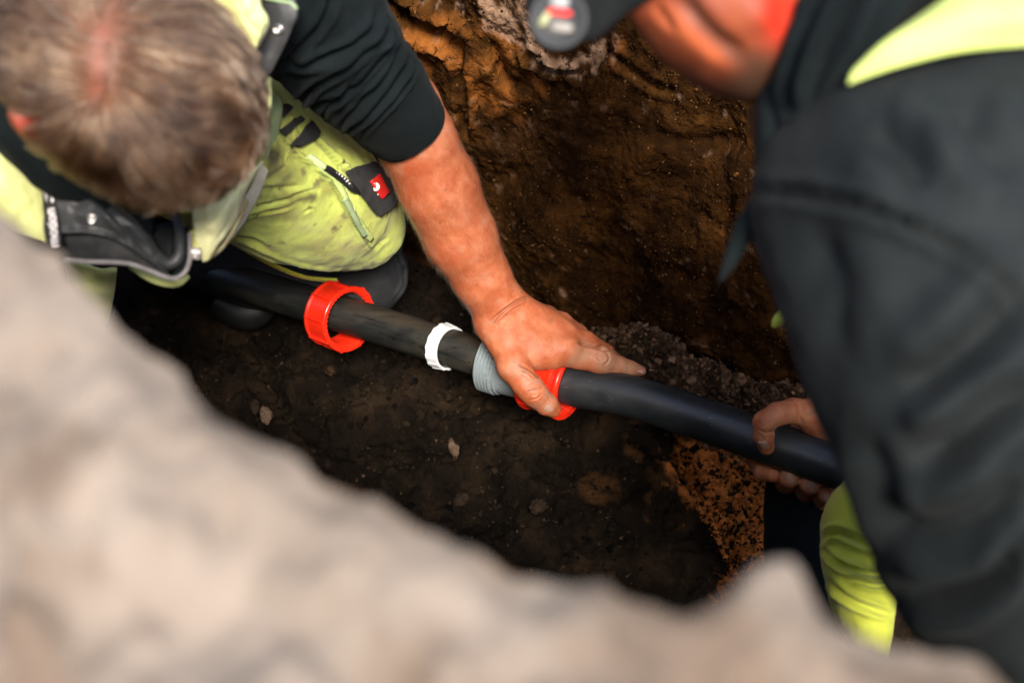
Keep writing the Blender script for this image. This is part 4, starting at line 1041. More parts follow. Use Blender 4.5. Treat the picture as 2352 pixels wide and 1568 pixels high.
# pocket piping strips
dpiece('pocket_zip', z5([(575, 525), (660, 600), (745, 665), (815, 760), (880, 890), (950, 1010), (1010, 1090)]), z5([(620, 500), (700, 575), (790, 640), (855, 735), (915, 860), (980, 975), (1030, 1060)]), lime_clean if False else mat('lime_piping', [(.3, (.46, .58, .16)), (.7, (.58, .68, .26))], scale=60, rough=.8, bump=[('noise', 900, .5, .0005)]), trou, .0022, .0010, 60, 12)
dpiece('pocket_trim', z5([(830, 800), (900, 930), (970, 1050)]), z5([(842, 796), (912, 926), (982, 1046)]), sage, trou, .0012, .0030, 30, 4)
flap = dpiece('pocket_flap', z5([(845, 612), (900, 590), (980, 572), (1072, 566)]), z5([(1068, 912), (1110, 890), (1160, 850), (1198, 800)]), charcoal, trou, .0022, .0035, 30, 40)
dpiece('label_patch', z5([(986, 690), (1045, 645)]), z5([(1062, 806), (1110, 765)]), red_lab, trou, .0012, .0072, 12, 16)
# emblem on the red label: a round bird with long neck and feet
def on_t(a, b, off=.0155):
    p_, n_ = on(ttree, 505.3 + a * .3398, 183.75 + b * .3398, 0); v_ = nz(CAM - p_); return p_ + v_ * off, v_
pc, nc = on_t(1051, 722); V1, Q1 = disc(pc, nc, .0052, .0007, 26)
pa, _ = on_t(1026, 680); pb, _ = on_t(1040, 703); V2, Q2 = tube([pa, (pa + pb) / 2, pb], [.0012, .0009, .0014], 10, 8)
pa2, _ = on_t(1066, 745); pb2, _ = on_t(1076, 764); V3, Q3 = tube([pa2, (pa2 + pb2) / 2, pb2], [.0014, .0009, .0008], 10, 8)
pa3, _ = on_t(1066, 775); pb3, _ = on_t(1086, 762); V4, Q4 = tube([pa3, (pa3 + pb3) / 2, pb3], [.0009, .0009, .0009], 8, 8)
V, Q = join([(V1, Q1), (V2, Q2), (V3, Q3), (V4, Q4)]); make('bird_emblem', V, Q, white_pr, trou)
# zip slider and cord puller with white marks
pts = [on_t(a, b, .0050)[0] for a, b in [(600, 512), (640, 545), (680, 575), (712, 598)]]
V, Q = tube(pts, [.0022, .0040, .0046, .0040], 30, 12); zs = make('zip_slider', V, Q, mat('pale_lime_plastic', [(.3, (.62, .70, .34)), (.7, (.72, .78, .46))], scale=60, rough=.4), trou)
pts = [on_t(a, b, .0060)[0] for a, b in [(700, 590), (740, 612), (790, 648), (850, 690), (900, 735), (935, 765)]]
V, Q = tube(pts, [.0036, .0048, .0046, .0046, .0044, .0032], 60, 14); pull = make('zip_puller', V, Q, rubber, trou)
mk = []
for i in range(9):
    t = i / 8; a, b = 762 + t * 152, 617 + t * 120 + 10 * math.sin(t * 3.1) * -1
    p_, n_ = on_t(a, b, .0112); al = nz(on_t(a + 9, b - 3, .0112)[0] - p_); V1, Q1 = boxm(p_, [al, np.cross(n_, al), n_], (.0021, .0009, .0006)); mk.append((V1, Q1))
V, Q = join(mk); make('puller_marks', V, Q, white_pr, trou, smooth=False)
# belt/tool loops of dark webbing on the upper thigh
dpiece('webbing_loop', z5([(385, 345), (450, 300), (520, 255)]), z5([(420, 372), (480, 330), (552, 282)]), charcoal, trou, .002, .004, 20, 8)
dpiece('webbing_loop', z5([(468, 430), (520, 390), (570, 310), (600, 290)]), z5([(520, 460), (600, 425), (650, 385), (655, 360)]), charcoal, trou, .002, .004, 20, 8)
dpiece('webbing_loop', z5([(410, 170), (440, 180)]), z5([(400, 260), (470, 200)]), charcoal, trou, .002, .004, 12, 8)
# knee pad and shin
V, Q = loft([(770, 640, 1.765, 60, .035), (800, 640, 1.76, 84, .05), (840, 632, 1.755, 96, .056), (880, 622, 1.75, 88, .053), (908, 617, 1.745, 66, .04), (922, 615, 1.742, 42, .026), (930, 614, 1.740, 14, .01)], 90, 90)
N = vnorm(V, Q)
V = crease(V, N, [([(905, 570), (922, 610), (925, 650), (905, 690)], 2.4, .0035, 1.2), ([(760, 600), (820, 640), (900, 640)], 5, .0015, .5)])
kp = make('knee_pad', V, Q, kneepad_m, trou)
V, Q = loft([(905, 430, 1.68, 28, .02), (912, 480, 1.68, 26, .02), (906, 530, 1.69, 26, .02), (898, 575, 1.70, 24, .02)], 40, 30); make('side_panel', V, Q, charcoal, trou)
V, Q = loft([(860, 640, 1.79, 78, .05), (740, 650, 1.80, 66, .048), (600, 640, 1.80, 74, .048), (480, 600, 1.80, 70, .045), (330, 560, 1.80, 60, .04), (250, 560, 1.80, 50, .03)], 80, 60)
N = vnorm(V, Q); V = V + N * (.003 * fbm(V * 22, 3))[:, None]
make('shin_panel', V, Q, kneepad_m, trou)
V, Q = loft([(620, 690, 1.84, 30, .025), (585, 712, 1.84, 42, .03), (545, 715, 1.84, 40, .03), (500, 690, 1.84, 30, .025)], 40, 30); bt = make('work_boot', V, Q, rubber, personL)
# second lime edge under the thigh
V, Q = panel([[(528, 548, 1.62), (610, 596, 1.65), (680, 628, 1.67), (730, 640, 1.69), (775, 645, 1.70)], [(532, 562, 1.63), (612, 608, 1.66), (680, 637, 1.68), (730, 647, 1.70), (775, 648, 1.71)]], 60, 8, .004, .002)
make('trouser_seam', V, Q, lime_deep, trou)
# lower-left: trouser leg of the other side
V, Q = panel([[(150, 600, 1.30), (200, 608, 1.30), (268, 626, 1.31)], [(165, 680, 1.36), (215, 690, 1.36), (262, 680, 1.37)], [(200, 760, 1.40), (230, 760, 1.40), (250, 740, 1.40)]], 30, 24, .006, .02, .004, 3)
make('trouser_leg', V, Q, lime_deep if False else lime_clean, trou)

# ---- hi-vis jacket hanging open round the neck
OFF[0] = .14
OFF[0] = .05
V, Q = panel([[(455, -90, .99), (490, 10, 1.0), (545, 110, 1.01), (575, 175, 1.02)], [(520, -90, .97), (560, 0, .97), (592, 70, .98), (585, 130, 1.0)], [(580, -90, .98), (600, 5, .985), (618, 56, .99), (584, 124, 1.01)]], 70, 44, .003, .010, .005, 1,
             lines=[([(548, 0), (565, 40), (590, 75)], 5, .003), ([(590, 5), (600, 40), (612, 60)], 4, -.002)])
jack = make('jacket', V, Q, lime_clean, personL); jack['label'] = 'open lime high-visibility jacket'
V, Q = panel([[(535, -90, 1.01), (600, 20, 1.015), (612, 70, 1.02), (575, 160, 1.03), (590, 215, 1.04)], [(650, -90, 1.0), (684, 22, 1.005), (668, 70, 1.01), (640, 130, 1.02), (604, 196, 1.03)]], 70, 30, .0025, .006, .003, 2,
             lines=[([(679, 20), (662, 70), (634, 130), (602, 190)], 1.6, .0016, .9)])
pk = make('collar_placket', V, Q, charcoal_sat, jack); ptree = bvh(V, Q)
V, Q = tube([PP(p_) for p_ in [(560, -30, 1.0), (600, -8, 1.0), (640, 2, 1.0), (668, 8, 1.002), (682, 22, 1.003)]], .0016, 40, 8); make('collar_piping', V, Q, sage, jack)
def snap(tree, x, y, dflt, r_=.0052):
    p_, n_ = on(tree, x, y, .0006, dflt)
    V1, Q1 = disc(p_, n_, r_, .0024, 30, [(0, .0005), (.32, .0005), (.42, .0016), (.62, .0024), (.85, .0020), (1, .0004), (1, -.001)])
    return make('snap_button', V1, Q1, steel, jack)
snap(ptree, 640, 68, 1.01)
OFF[0] = .12
V, Q = panel([[(596, 190, 1.03), (600, 225, 1.03), (596, 260, 1.03), (598, 296, 1.03)], [(619, 178, 1.02), (624, 215, 1.02), (620, 262, 1.02), (604, 300, 1.03)]], 40, 16, .003, .005); make('jacket_edge', V, Q, lime_clean, jack)
OFF[0] = .16
V, Q = panel([[(560, 190, 1.10), (590, 280, 1.10), (580, 380, 1.11), (540, 480, 1.12), (500, 540, 1.12)], [(622, 205, 1.12), (650, 240, 1.13), (632, 340, 1.13), (600, 420, 1.14), (556, 500, 1.14)]], 60, 30, .002, .008, .003, 4); make('jacket_lining', V, Q, sage, jack)
V, Q = panel([[(600, 372, 1.105), (575, 430, 1.105), (545, 480, 1.10), (528, 530, 1.10)], [(616, 392, 1.11), (598, 445, 1.11), (570, 498, 1.11), (534, 548, 1.105)]], 50, 24, .0018, .004); make('mesh_lining', V, Q, mesh_white, jack)
OFF[0] = .11
V, Q = panel([[(440, 480, 1.03), (446, 540, 1.03), (452, 575, 1.04), (466, 602, 1.05)], [(490, 460, 1.03), (500, 510, 1.025), (500, 550, 1.04), (480, 598, 1.05)], [(606, 370, 1.06), (566, 440, 1.06), (540, 510, 1.07), (482, 592, 1.06)]], 60, 40, .003, .008, .004, 5,
             lines=[([(545, 445), (540, 500), (500, 560)], 4, -.002)])
lap = make('jacket_lapel', V, Q, mat('cream_lapel', [(.3, (.80, .78, .36)), (.7, (.90, .88, .50))], scale=30, rough=.75, bump=[('noise', 500, .3, .0005)]), jack)
V, Q = panel([[(478, 592, 1.062), (510, 560, 1.066), (545, 505, 1.072), (568, 455, 1.068)], [(470, 604, 1.068), (512, 574, 1.07), (548, 520, 1.078), (572, 466, 1.075)]], 50, 12, .004, .003); make('lapel_edge', V, Q, mat('grubby_cream', [(.3, (.36, .27, .12)), (.7, (.58, .52, .28))], scale=60, rough=.85), jack)
# shaded black gap between collar and lapel, zip teeth and tag
tp = [PP(p_) for p_ in [(441, 530, 1.035), (443, 548, 1.035), (446, 562, 1.036), (449, 578, 1.037)]]
V, Q = tube(tp, .0022, 40, 8); N = vnorm(V, Q); V = V + N * (.0007 * np.sign(np.sin(np.arange(len(V)) // 8 * 1.6)))[:, None]; make('zip_teeth', V, Q, mat('yellow_zip', [(.3, (.62, .60, .12)), (.7, (.74, .72, .24))], scale=60, rough=.5), jack, smooth=False)
c = PP((449, 582, 1.030)); n_ = nz(CAM - c + RX * .1); a_ = nz(RX * .98 - UP * .12); a_ = nz(a_ - n_ * (a_ @ n_)); b_ = np.cross(n_, a_)
V, Q = boxm(c, [a_, b_, n_], (.0046, .0056, .0009)); tg = make('zip_tag', V, Q, mat('brown_grey_tag', [(.3, (.10, .085, .075)), (.7, (.16, .14, .12))], scale=90, rough=.6), jack, smooth=False)
e0 = c + n_ * .0013
prt = []
for sg in (-1, 1):
    V1, Q1 = disc(e0 + a_ * sg * .0022 + b_ * .0016 * -1 * -1, n_, .0022, .0004, 18); prt.append((V1, Q1))
prt.append(tube([e0 + b_ * .0052, e0 + b_ * .003, e0], [.0005, .0006, .0008], 8, 6)); prt.append(tube([e0 - b_ * .0005, e0 - b_ * .0035], [.0008, .0007], 6, 6)); prt.append(tube([e0 - b_ * .0036 - a_ * .0016, e0 - b_ * .0030, e0 - b_ * .0036 + a_ * .0016], .0005, 8, 6))
V, Q = join(prt); make('bird_emblem', V, Q, white_pr, jack)
# left shoulder of the jacket
V, Q = panel([[(-160, 240, .97), (-60, 290, .985), (0, 322, .99), (50, 345, 1.0), (92, 368, 1.01)], [(-160, 330, .96), (-60, 370, .965), (0, 400, .97), (50, 430, .98), (100, 450, 1.0)], [(-160, 470, .98), (-60, 490, .985), (10, 520, .985), (60, 540, .99), (108, 556, 1.0)]], 60, 50, .004, .010, .004, 6)
make('jacket_shoulder', V, Q, lime_clean, jack)
V, Q = panel([[(90, 362, 1.0), (92, 400, .998), (98, 440, .995), (104, 480, .993), (100, 520, .992), (106, 560, .992)], [(110, 366, 1.0), (114, 400, .998), (122, 440, .995), (131, 480, .993), (137, 520, .992), (142, 560, .992)]], 60, 14, .0016, .001)
tape = make('lettered_tape', V, Q, black_tp, jack); tptree = bvh(V, Q)
# inner grey collar: glossy upper panel, darker lower band, folded end
V, Q = panel([[(104, 360, 1.02), (180, 395, 1.03), (255, 450, 1.04), (310, 500, 1.05), (345, 530, 1.06)], [(120, 460, 1.00), (190, 470, 1.0), (255, 495, 1.005), (320, 530, 1.02), (365, 580, 1.04)], [(135, 536, 1.0), (200, 534, 1.0), (262, 548, 1.005), (330, 590, 1.02), (392, 638, 1.04)]], 70, 50, .0025, .006, .004, 7,
             lines=[([(140, 530), (210, 530), (270, 548), (330, 588)], 2.2, .002, .8), ([(150, 430), (220, 455), (290, 520), (350, 590)], 8, .005, .7), ([(170, 400), (250, 450), (300, 500)], 7, .004, .6)])
col = make('collar', V, Q, charcoal_sat, jack); ctree = bvh(V, Q)
snap(ctree, 212, 503, 1.0)
V, Q = panel([[(125, 538, 1.01), (200, 538, 1.01), (262, 552, 1.015), (330, 594, 1.03), (398, 640, 1.05)], [(165, 600, 1.02), (240, 602, 1.02), (300, 606, 1.025), (350, 624, 1.035), (402, 640, 1.05)]], 60, 30, .0025, .004, .003, 8); make('collar_stand', V, Q, charcoal, jack)
V, Q = tube([PP(p_) for p_ in [(150, 596, 1.013), (200, 601, 1.012), (250, 602, 1.012), (298, 606, 1.014), (345, 622, 1.02), (380, 636, 1.025), (402, 639, 1.03), (424, 626, 1.032), (435, 600, 1.032), (437, 570, 1.03), (436, 535, 1.03)]], .0023, 120, 10); make('collar_binding', V, Q, grey_pipe, jack)
V, Q = panel([[(398, 520, 1.05), (402, 570, 1.045), (408, 610, 1.04), (392, 634, 1.04)], [(434, 520, 1.035), (435, 570, 1.033), (430, 612, 1.034), (403, 636, 1.036)]], 40, 20, .003, .004,
             lines=[([(425, 520), (427, 575), (420, 612)], 1.4, .0014, .9)]); make('collar_end', V, Q, rubber if False else dark_cloth, jack)
V, Q = tube([PP(p_) for p_ in [(322, 500, 1.045), (335, 550, 1.04), (360, 590, 1.035), (388, 606, 1.03), (408, 592, 1.03), (414, 560, 1.033), (412, 520, 1.04), (400, 490, 1.05)]], [.005, .0055, .0055, .0055, .0055, .005, .005, .005], 90, 12); N = vnorm(V, Q); V = V + N * (.0008 * fbm(V * 60, 2))[:, None]; make('collar_fold', V, Q, charcoal_sat, jack)
V, Q = panel([[(345, 520, 1.06), (360, 560, 1.055), (385, 600, 1.05)], [(395, 525, 1.055), (402, 560, 1.05), (392, 600, 1.05)]], 30, 20, .002, .006); make('neck_lining', V, Q, dark_soft, jack)
V, Q = tube([PP(p_) for p_ in [(300, 612, 1.10), (335, 632, 1.10), (372, 646, 1.10), (408, 649, 1.10), (434, 634, 1.10)]], [.003, .0045, .005, .0045, .002], 60, 12); make('jacket_hem', V, Q, lime_clean, jack)
# lettering on the tape, reading up along it
def text_on(tree, txt, poly, size, m, par, name, dflt=1.0, bold=.0, stretchx=1.0):
    cu = bpy.data.curves.new('t', 'FONT'); cu.body = txt; cu.size = 1; cu.extrude = 0.0; cu.offset = bold
    to = bpy.data.objects.new('t', cu); COL.objects.link(to); bpy.context.view_layer.update()
    me = bpy.data.meshes.new_from_object(to); bpy.data.objects.remove(to)
    import bmesh
    bm = bmesh.new(); bm.from_mesh(me); bmesh.ops.subdivide_edges(bm, edges=[e for e in bm.edges if e.calc_length() > .25], cuts=2)
    bmesh.ops.triangulate(bm, faces=bm.faces[:]); bm.verts.ensure_lookup_table()
    v = np.array([x.co[:] for x in bm.verts]); t3 = np.array([[q.index for q in f.verts] for f in bm.faces]); bm.free(); bpy.data.meshes.remove(me)
    v[:, 0] -= v[:, 0].min(); Wd = v[:, 0].max(); u = v[:, 0] / Wd
    pl = cat(np.asarray(poly, float), 60); tt = np.gradient(pl, axis=0); tt /= np.linalg.norm(tt, axis=1, keepdims=True)
    ix = u * 59; bx = np.interp(ix, range(60), pl[:, 0]); by = np.interp(ix, range(60), pl[:, 1]); tx = np.interp(ix, range(60), tt[:, 0]); ty = np.interp(ix, range(60), tt[:, 1])
    h = v[:, 1] * size
    X_ = bx + ty * h; Y_ = by - tx * h
    W_ = np.array([on(tree, a, b, .0012, dflt)[0] for a, b in zip(X_, Y_)])
    d_ = nz(CAM - W_); k = len(W_)
    V_ = np.vstack([W_ + d_ * .0006, W_ - d_ * .0008])
    return make(name, V_, None, m, par, smooth=False, tris=np.vstack([t3, t3[:, ::-1] + k]))
try:
    text_on(tptree, 'motion', [(134, 566), (132, 540), (130, 510), (124, 478)], 30, white_pr, jack, 'lettering', .99, .035)
    text_on(tptree, 'engelbert strauss', [(110, 462), (106, 430), (99, 404)], 9, white_pr, jack, 'lettering', .99, .01)
    text_on(tptree, '•••••', [(129, 464), (122, 430), (118, 402)], 22, white_pr, jack, 'lettering', .99, .01)
except Exception as e_: print('text failed', e_)

OFF[0] = 0
# =================================================================== RIGHT WORKER
personR = root('person', PP((2150, 1000, 1.5)) * np.array([1, 1, 0]), 'worker in dark sweatshirt leaning in from the right, big blurred shoulder, holding the pipe end', 'person')
DO = -.010
hand = {'thumb': [(1915, 985, 1.455, .025), (1862, 950, 1.440, .0185), (1822, 943, 1.425, .0150), (1785, 950, 1.412, .0135), (1755, 969, 1.408, .0128), (1754, 1000, 1.414, .0118), (1760, 1026, 1.425, .0098)],
        'index': [(1895, 985, 1.47, .018), (1830, 1000, 1.51, .014), (1770, 1035, 1.535, .0125), (1742, 1064, 1.515, .0115), (1752, 1082, 1.49, .0110), (1774, 1090, 1.475, .0095)],
        'middle': [(1915, 1000, 1.48, .018), (1868, 1020, 1.53, .014), (1826, 1065, 1.545, .0135), (1806, 1108, 1.505, .0132), (1812, 1096, 1.462, .0128)],
        'ring': [(1935, 1020, 1.48, .018), (1905, 1045, 1.53, .014), (1872, 1085, 1.54, .0130), (1852, 1128, 1.50, .0126), (1860, 1112, 1.456, .0122)],
        'little': [(1950, 1040, 1.48, .017), (1935, 1070, 1.52, .0125), (1910, 1110, 1.53, .0112), (1891, 1150, 1.49, .0105), (1898, 1138, 1.455, .0100)]}
wr = [(1915, 985, 1.455, .027), (1975, 1010, 1.44, .029), (2050, 1050, 1.40, .036)]
S = sdf_for([p_ for f in hand.values() for p_ in f] + wr, .0016)
chain(S, wr, .01)
for f in hand.values(): chain(S, f, .004)
S.cone(P(1870, 962, 1.45), P(1915, 1000, 1.47), .018, .022, .012)
V, Q = S.mesh(); V = smoothm(V, Q, 3); N = vnorm(V, Q)
if ((V - V.mean(0)) * N).sum() < 0: Q = Q[:, ::-1]; N = -N
V = crease(V, N, [([(1832, 928), (1838, 950), (1842, 975)], 4, .0020), ([(1763, 990), (1775, 992), (1786, 985)], 3, .0018), ([(1742, 985), (1752, 990), (1764, 996)], 2.5, .0010), ([(1800, 1098), (1812, 1094), (1826, 1098)], 2.4, .0012), ([(1848, 1114), (1860, 1109), (1874, 1114)], 2.4, .0012), ([(1886, 1140), (1897, 1135), (1908, 1140)], 2.2, .0010)])
px, py, _ = proj(V); T = np.zeros((len(V), 4)); n1 = fbm(V * 50, 4)
addtint(T, np.clip(.35 + n1 * .6 + (py > 1050) * .3, 0, .85), (.56, .25, .125))
addtint(T, np.clip(n1 * 1.0 - .4, 0, .5), (.16, .08, .045))
hV, hQ, hT = V, Q, T; htree = bvh(V, Q)
# face in profile, chin to the lower right, mostly above the frame
S = SDF(np.array([-.02, -.62, .55]), np.array([.50, .12, 1.28]), .0045)
chain(S, [(1840, 270, .95, .042), (2060, 420, .92, .045), (2250, 1000, .92, .035), (2320, 1260, .95, .030), (2180, 1150, 1.18, .028), (2060, 1056, 1.38, .028)], .01)
FD = .84
fc = PP((1720, -150, .87)); S.ell(fc, [RX, UP, FW], (.088, .115, .085), .02)
chain(S, [(1478, -90, FD - .01, .020), (1500, -40, FD - .01, .020), (1548, 22, FD, .024), (1600, 78, FD + .005, .024), (1665, 128, FD + .01, .023), (1722, 160, FD + .02, .019)], .016)   # brow, cheek, jaw line
chain(S, [(1570, -90, FD - .02, .030), (1650, -15, FD - .02, .040), (1728, 48, FD - .008, .038), (1765, 105, FD + .01, .032)], .022)      # cheek mass
S.cone(P(1800, 20, FD + .08), P(1890, 230, .98), .040, .045, .02)                        # neck
S.cone(P(1455, -30, FD - .01), P(1478, 0, FD - .01), .012, .011, .012)                       # nose
S.ell(PP((1715, -10, FD - .055)), [nz(RX + UP * .5), nz(UP - RX * .5), FW], (.014, .024, .010), .008)  # ear
V, Q = S.mesh(); V = smoothm(V, Q, 2); N = vnorm(V, Q)
if ((V - V.mean(0)) * N).sum() < 0: Q = Q[:, ::-1]; N = -N
V = crease(V, N, [([(1560, -10), (1600, 45), (1650, 95), (1715, 135)], 20, .006, .2), ([(1500, 10), (1530, 45), (1550, 70)], 9, .004, .2)])
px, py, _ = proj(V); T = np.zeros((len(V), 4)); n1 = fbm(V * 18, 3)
addtint(T, np.full(len(V), .9), (.27, .060, .022))  # face skin darkened: shade under the peak is put into the colour
addtint(T, np.clip((py - 95 + n1 * 60) / 90, 0, .88), (.036, .015, .009))  # shade on jaw and chin painted in together with the beard
addtint(T, np.clip(n1 * 1.1 - .1, 0, .5), (.14, .035, .014))
addtint(T, np.clip(np.exp(-(((px - 1790) / 40) ** 2 + ((py - 30) / 70) ** 2)) * 1.3 + n1 * .2, 0, .9), (.52, .022, .008))
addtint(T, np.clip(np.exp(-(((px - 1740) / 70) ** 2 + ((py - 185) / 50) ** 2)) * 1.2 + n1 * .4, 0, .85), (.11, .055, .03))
ds, _, _ = pdist(px, py, [(1580, -10), (1620, 55), (1680, 115), (1740, 160)]); addtint(T, np.exp(-(ds / 26) ** 2) * .8, (.09, .035, .02))  # shadow band between cheek and jaw painted dark
ds, _, _ = pdist(px, py, [(1520, 20), (1570, 75), (1640, 130)]); addtint(T, np.exp(-(ds / 20) ** 2) * .75, (.52, .12, .04))  # lit stripe along the jaw painted as brighter skin
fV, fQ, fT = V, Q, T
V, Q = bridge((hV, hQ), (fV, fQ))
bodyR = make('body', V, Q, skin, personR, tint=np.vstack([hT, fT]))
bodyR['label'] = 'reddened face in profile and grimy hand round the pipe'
for (x, y, x2, y2, ln_, wd, m_, nn_) in ((1752, 1024, 1753, 1046, .0085, .0064, nail_m, 0), (1814, 1100, 1811, 1092, .0070, .0062, nail_d, 0), (1863, 1118, 1860, 1110, .0066, .0058, nail_d, 0), (1900, 1142, 1898, 1135, .0052, .0048, nail_d, 0)):
    p_, n_ = on(htree, x, y, 0, 1.45); q2 = PP((x2, y2, proj(p_[None])[2][0]))
    nail(p_ + n_ * .0003, n_, q2 - p_, ln_, wd, m_, personR)
# sweatshirt: shoulder, upper arm, body
S = SDF(PP((2250, 700, .85)) - np.array([.42, .48, .48]), PP((2250, 700, .85)) + np.array([.42, .48, .48]), .0052)
def rp(px, py, d, hw): return (px, py, d, hw / F * d)
chain(S, [rp(2149, 560, .80, 352), rp(2179, 760, .79, 338), rp(2236, 930, .78, 312), rp(2294, 1090, .78, 294), rp(2339, 1240, .79, 275), rp(2365, 1330, .80, 250)], .03)
chain(S, [rp(1905, 400, .87, 120), rp(2040, 345, .84, 165), rp(2220, 320, .82, 200), rp(2420, 320, .82, 215), rp(2700, 330, .85, 230)], .05)
chain(S, [rp(2080, 460, .84, 300), rp(2400, 520, .88, 300), rp(2750, 800, 1.0, 330)], .05)
chain(S, [rp(2365, 1330, .80, 230), rp(2290, 1260, 1.0, 180), rp(2150, 1110, 1.22, 115), rp(2070, 1055, 1.36, 85)], .03)
V, Q = S.mesh(); V = smoothm(V, Q, 4); N = vnorm(V, Q)
if ((V - V.mean(0)) * N).sum() < 0: Q = Q[:, ::-1]; N = -N
V = crease(V, N, [
    ([(1742, 442), (1800, 446), (1900, 458), (2000, 482), (2150, 545), (2260, 620), (2400, 740)], 13, .011, .8),
    ([(2352, 660), (2250, 780), (2150, 860), (2060, 900)], 45, .013, .8), ([(2380, 880), (2280, 930), (2180, 1010), (2100, 1050)], 40, .015, .9),
    ([(2352, 1250), (2280, 1320), (2180, 1350), (2080, 1345)], 26, .015, .9), ([(2352, 1100), (2250, 1180), (2150, 1200), (2050, 1190)], 34, .009, .8),
    ([(1850, 520), (1900, 600), (1910, 720), (1890, 820)], 45, .008, .5), ([(2000, 300), (2080, 360), (2130, 430)], 40, .011, .7), ([(2200, 250), (2250, 330), (2352, 400)], 40, .010, .7),
    ([(1990, 1000), (2040, 1120), (2080, 1240)], 34, .008, .6),
])
V = V + N * (.0070 * fbm(V * 7.5 + 2, 3) + .0014 * fbm(V * 34, 2))[:, None]
swR = make('sweatshirt', V, Q, dark_soft, personR); swR['label'] = 'dark grey fleece sweatshirt with a shoulder seam'
stree = bvh(V, Q)
V, Q = decal(stree, ([(1948, 192), (2020, 165), (2080, 150), (2200, 122), (2352, 108), (2480, 104)], [(1952, 180), (1992, 128), (2100, 42), (2180, 0), (2352, -130), (2480, -200)]), .004, .002, 60, 36, .74)
yk = None
V, Q = panel([[(1946, 194, .755), (2020, 168, .745), (2080, 150, .74), (2200, 122, .735), (2352, 108, .745), (2520, 100, .75)], [(1955, 165, .755), (2030, 100, .745), (2120, 60, .74), (2230, 30, .735), (2370, 10, .74), (2520, 0, .75)], [(1978, 140, .76), (2050, 80, .76), (2140, 15, .76), (2260, -70, .77), (2400, -140, .82), (2520, -170, .82)]], 70, 40, .004, .006)
yk = make('shoulder_yoke', V, Q, mat('lime_yoke', [(.3, (.50, .60, .13)), (.7, (.60, .68, .20))], scale=16, rough=.8, bump=[('noise', 300, .3, .0006)]), swR); yk['label'] = 'bright lime shoulder yoke'
V, Q = loft([(2085, -130, .80, 120, .05), (1985, -20, .80, 125, .05), (1915, 90, .81, 112, .048), (1865, 200, .83, 88, .042), (1825, 310, .855, 58, .034), (1790, 400, .87, 40, .026), (1765, 465, .88, 26, .02), (1752, 520, .89, 10, .01)], 140, 90)
N = vnorm(V, Q)
V = crease(V, N, [([(1900, -40), (1860, 60), (1830, 160), (1810, 260)], 12, .008, .8), ([(1990, -60), (1930, 60), (1885, 160), (1850, 260)], 14, .010, .8), ([(2080, -40), (2000, 60), (1940, 150), (1870, 260)], 12, .007, .8)])
V = V + N * (.003 * fbm(V * 20, 3))[:, None]
make('hood', V, Q, dark_cloth, swR)
V, Q = loft([(1800, 60, .84, 14, .010), (1792, 140, .838, 26, .014), (1782, 210, .838, 36, .018), (1775, 280, .845, 38, .02), (1768, 350, .855, 34, .02), (1758, 430, .87, 22, .015), (1750, 500, .88, 10, .01)], 80, 40)
N = vnorm(V, Q); V = V + N * (.002 * fbm(V * 30, 2))[:, None]; make('hood_edge', V, Q, dark_cloth, swR)
V, Q = tube([PP(p_) for p_ in [(1800, 330, .86), (1775, 400, .86), (1748, 460, .86), (1715, 520, .86), (1692, 570, .86), (1670, 615, .86), (1652, 648, .86)]], [.006, .008, .008, .0085, .0065, .004, .0008], 60, 12)
make('hood_cord', V, Q, dark_cloth, swR)
# black cap: crown above the picture, peak reaching out with a round badge
S = SDF(PP((1600, -330, .86)) - .22, PP((1600, -330, .86)) + .22, .005)
S.ell(PP((1690, -290, .87)), [RX, UP, FW], (.104, .100, .102), .02)
V, Q = S.mesh(); N = vnorm(V, Q)
if ((V - V.mean(0)) * N).sum() < 0: Q = Q[:, ::-1]
cap = make('cap', V, Q, rubber, personR)
V, Q = loft([(1262, 80, .80, 34, .006), (1270, 66, .80, 66, .007), (1285, 40, .80, 92, .008), (1318, -2, .80, 106, .008), (1360, -52, .80, 118, .009), (1420, -120, .80, 150, .010), (1500, -190, .81, 190, .012), (1580, -240, .83, 180, .012)], 70, 60)
pkk = make('cap_peak', V, Q, matte_black, cap); ktree = bvh(V, Q)
bc, bn = on(ktree, 1283, 46, .0008, .8); bn = nz(nz(CAM - bc) + .15 * UP)
V, Q = disc(bc, bn, .0200, .0030, 60, [(0, .0020), (.80, .0020), (.86, .0032), (.95, .0030), (1, .0008), (1, -.002)]); bd = make('round_badge', V, Q, rubber, cap)
ga = nz(UP - bn * (UP @ bn)); gb = nz(np.cross(ga, bn)); gb = gb if gb @ RX > 0 else -gb
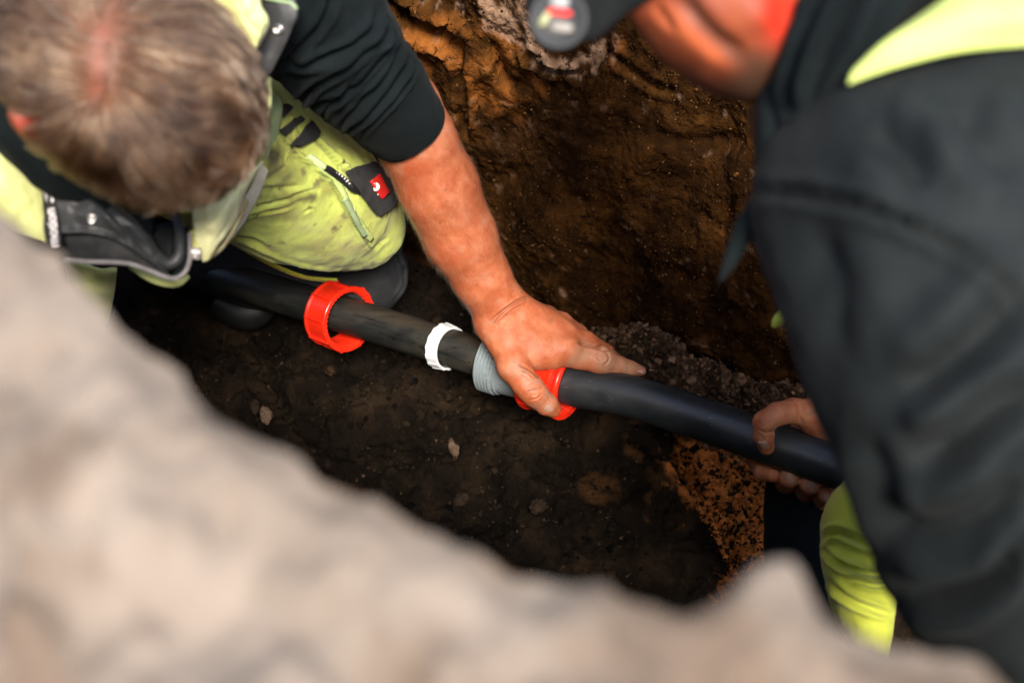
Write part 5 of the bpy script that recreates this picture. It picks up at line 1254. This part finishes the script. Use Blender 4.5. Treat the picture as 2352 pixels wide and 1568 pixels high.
def bpatch(name, x, y, w, h, r, mm):
    c = bc + gb * x + ga * y + bn * .0026; rr = math.radians(r); a = gb * math.cos(rr) + ga * math.sin(rr); b = -gb * math.sin(rr) + ga * math.cos(rr)
    th = np.linspace(0, 2 * np.pi, 40, endpoint=False)
    V = np.array([c + a * math.copysign(abs(math.cos(t)) ** .6, math.cos(t)) * w * q + b * math.copysign(abs(math.sin(t)) ** .6, math.sin(t)) * h * q + bn * z for q, z in ((.001, .0006), (.7, .0006), (1, .0004), (1, -.0006)) for t in th])
    Q = gridF(4, 40, True); return make(name, V, orient(V, Q), mm, cap)
bpatch('badge_reflection', .0005, .0112, .0070, .0044, -8, badge_refl_grey); bpatch('badge_reflection', .0006, .0042, .0080, .0021, -8, red_lab)  # patches paint a mirrored scene onto the badge face
bpatch('badge_reflection', -.0092, .0000, .0024, .0052, -32, badge_refl_lime); bpatch('badge_reflection', .0018, -.0054, .0088, .0034, -6, badge_refl_tan)
# trousers of the right worker: dark leg and lime folds
V, Q = loft([(1850, 1020, 1.62, 70, .05), (1850, 1100, 1.58, 90, .055), (1848, 1180, 1.55, 92, .055), (1850, 1260, 1.52, 94, .055), (1855, 1360, 1.5, 98, .055), (1860, 1480, 1.48, 98, .055)], 60, 60)
N = vnorm(V, Q); V = V + N * (.002 * fbm(V * 20, 2))[:, None]
tr = make('work_trousers', V, Q, dark_cloth, personR)
V, Q = loft([(2010, 1120, 1.36, 60, .05), (1985, 1190, 1.34, 92, .06), (1980, 1250, 1.33, 96, .062), (1978, 1330, 1.32, 84, .06), (1985, 1400, 1.31, 72, .055), (1998, 1470, 1.30, 50, .04), (2010, 1520, 1.3, 28, .02)], 160, 120)
N = vnorm(V, Q)
V = crease(V, N, [([(1890, 1235), (1930, 1222), (1990, 1250), (2060, 1262)], 7, .012, .8), ([(1895, 1265), (1940, 1300), (2000, 1318), (2060, 1322)], 6, .010, .9), ([(1980, 1222), (2010, 1215), (2050, 1225)], 9, .010, .6), ([(1900, 1330), (1960, 1380), (2040, 1410)], 7, .006, .8), ([(1960, 1330), (2010, 1345), (2060, 1340)], 5, .006, .6)])
V = V + N * (.003 * fbm(V * 22, 3))[:, None]
make('lime_panel', V, Q, lime_deep, tr)
V, Q = loft([(1815, 708, 1.20, 8, .006), (1800, 722, 1.20, 14, .008), (1786, 738, 1.20, 13, .007), (1776, 752, 1.2, 5, .003)], 20, 20); 
make('hem_tab', V, Q, lime_deep, tr)
for o in bpy.data.objects:
    if '_org' in o: del o['_org']
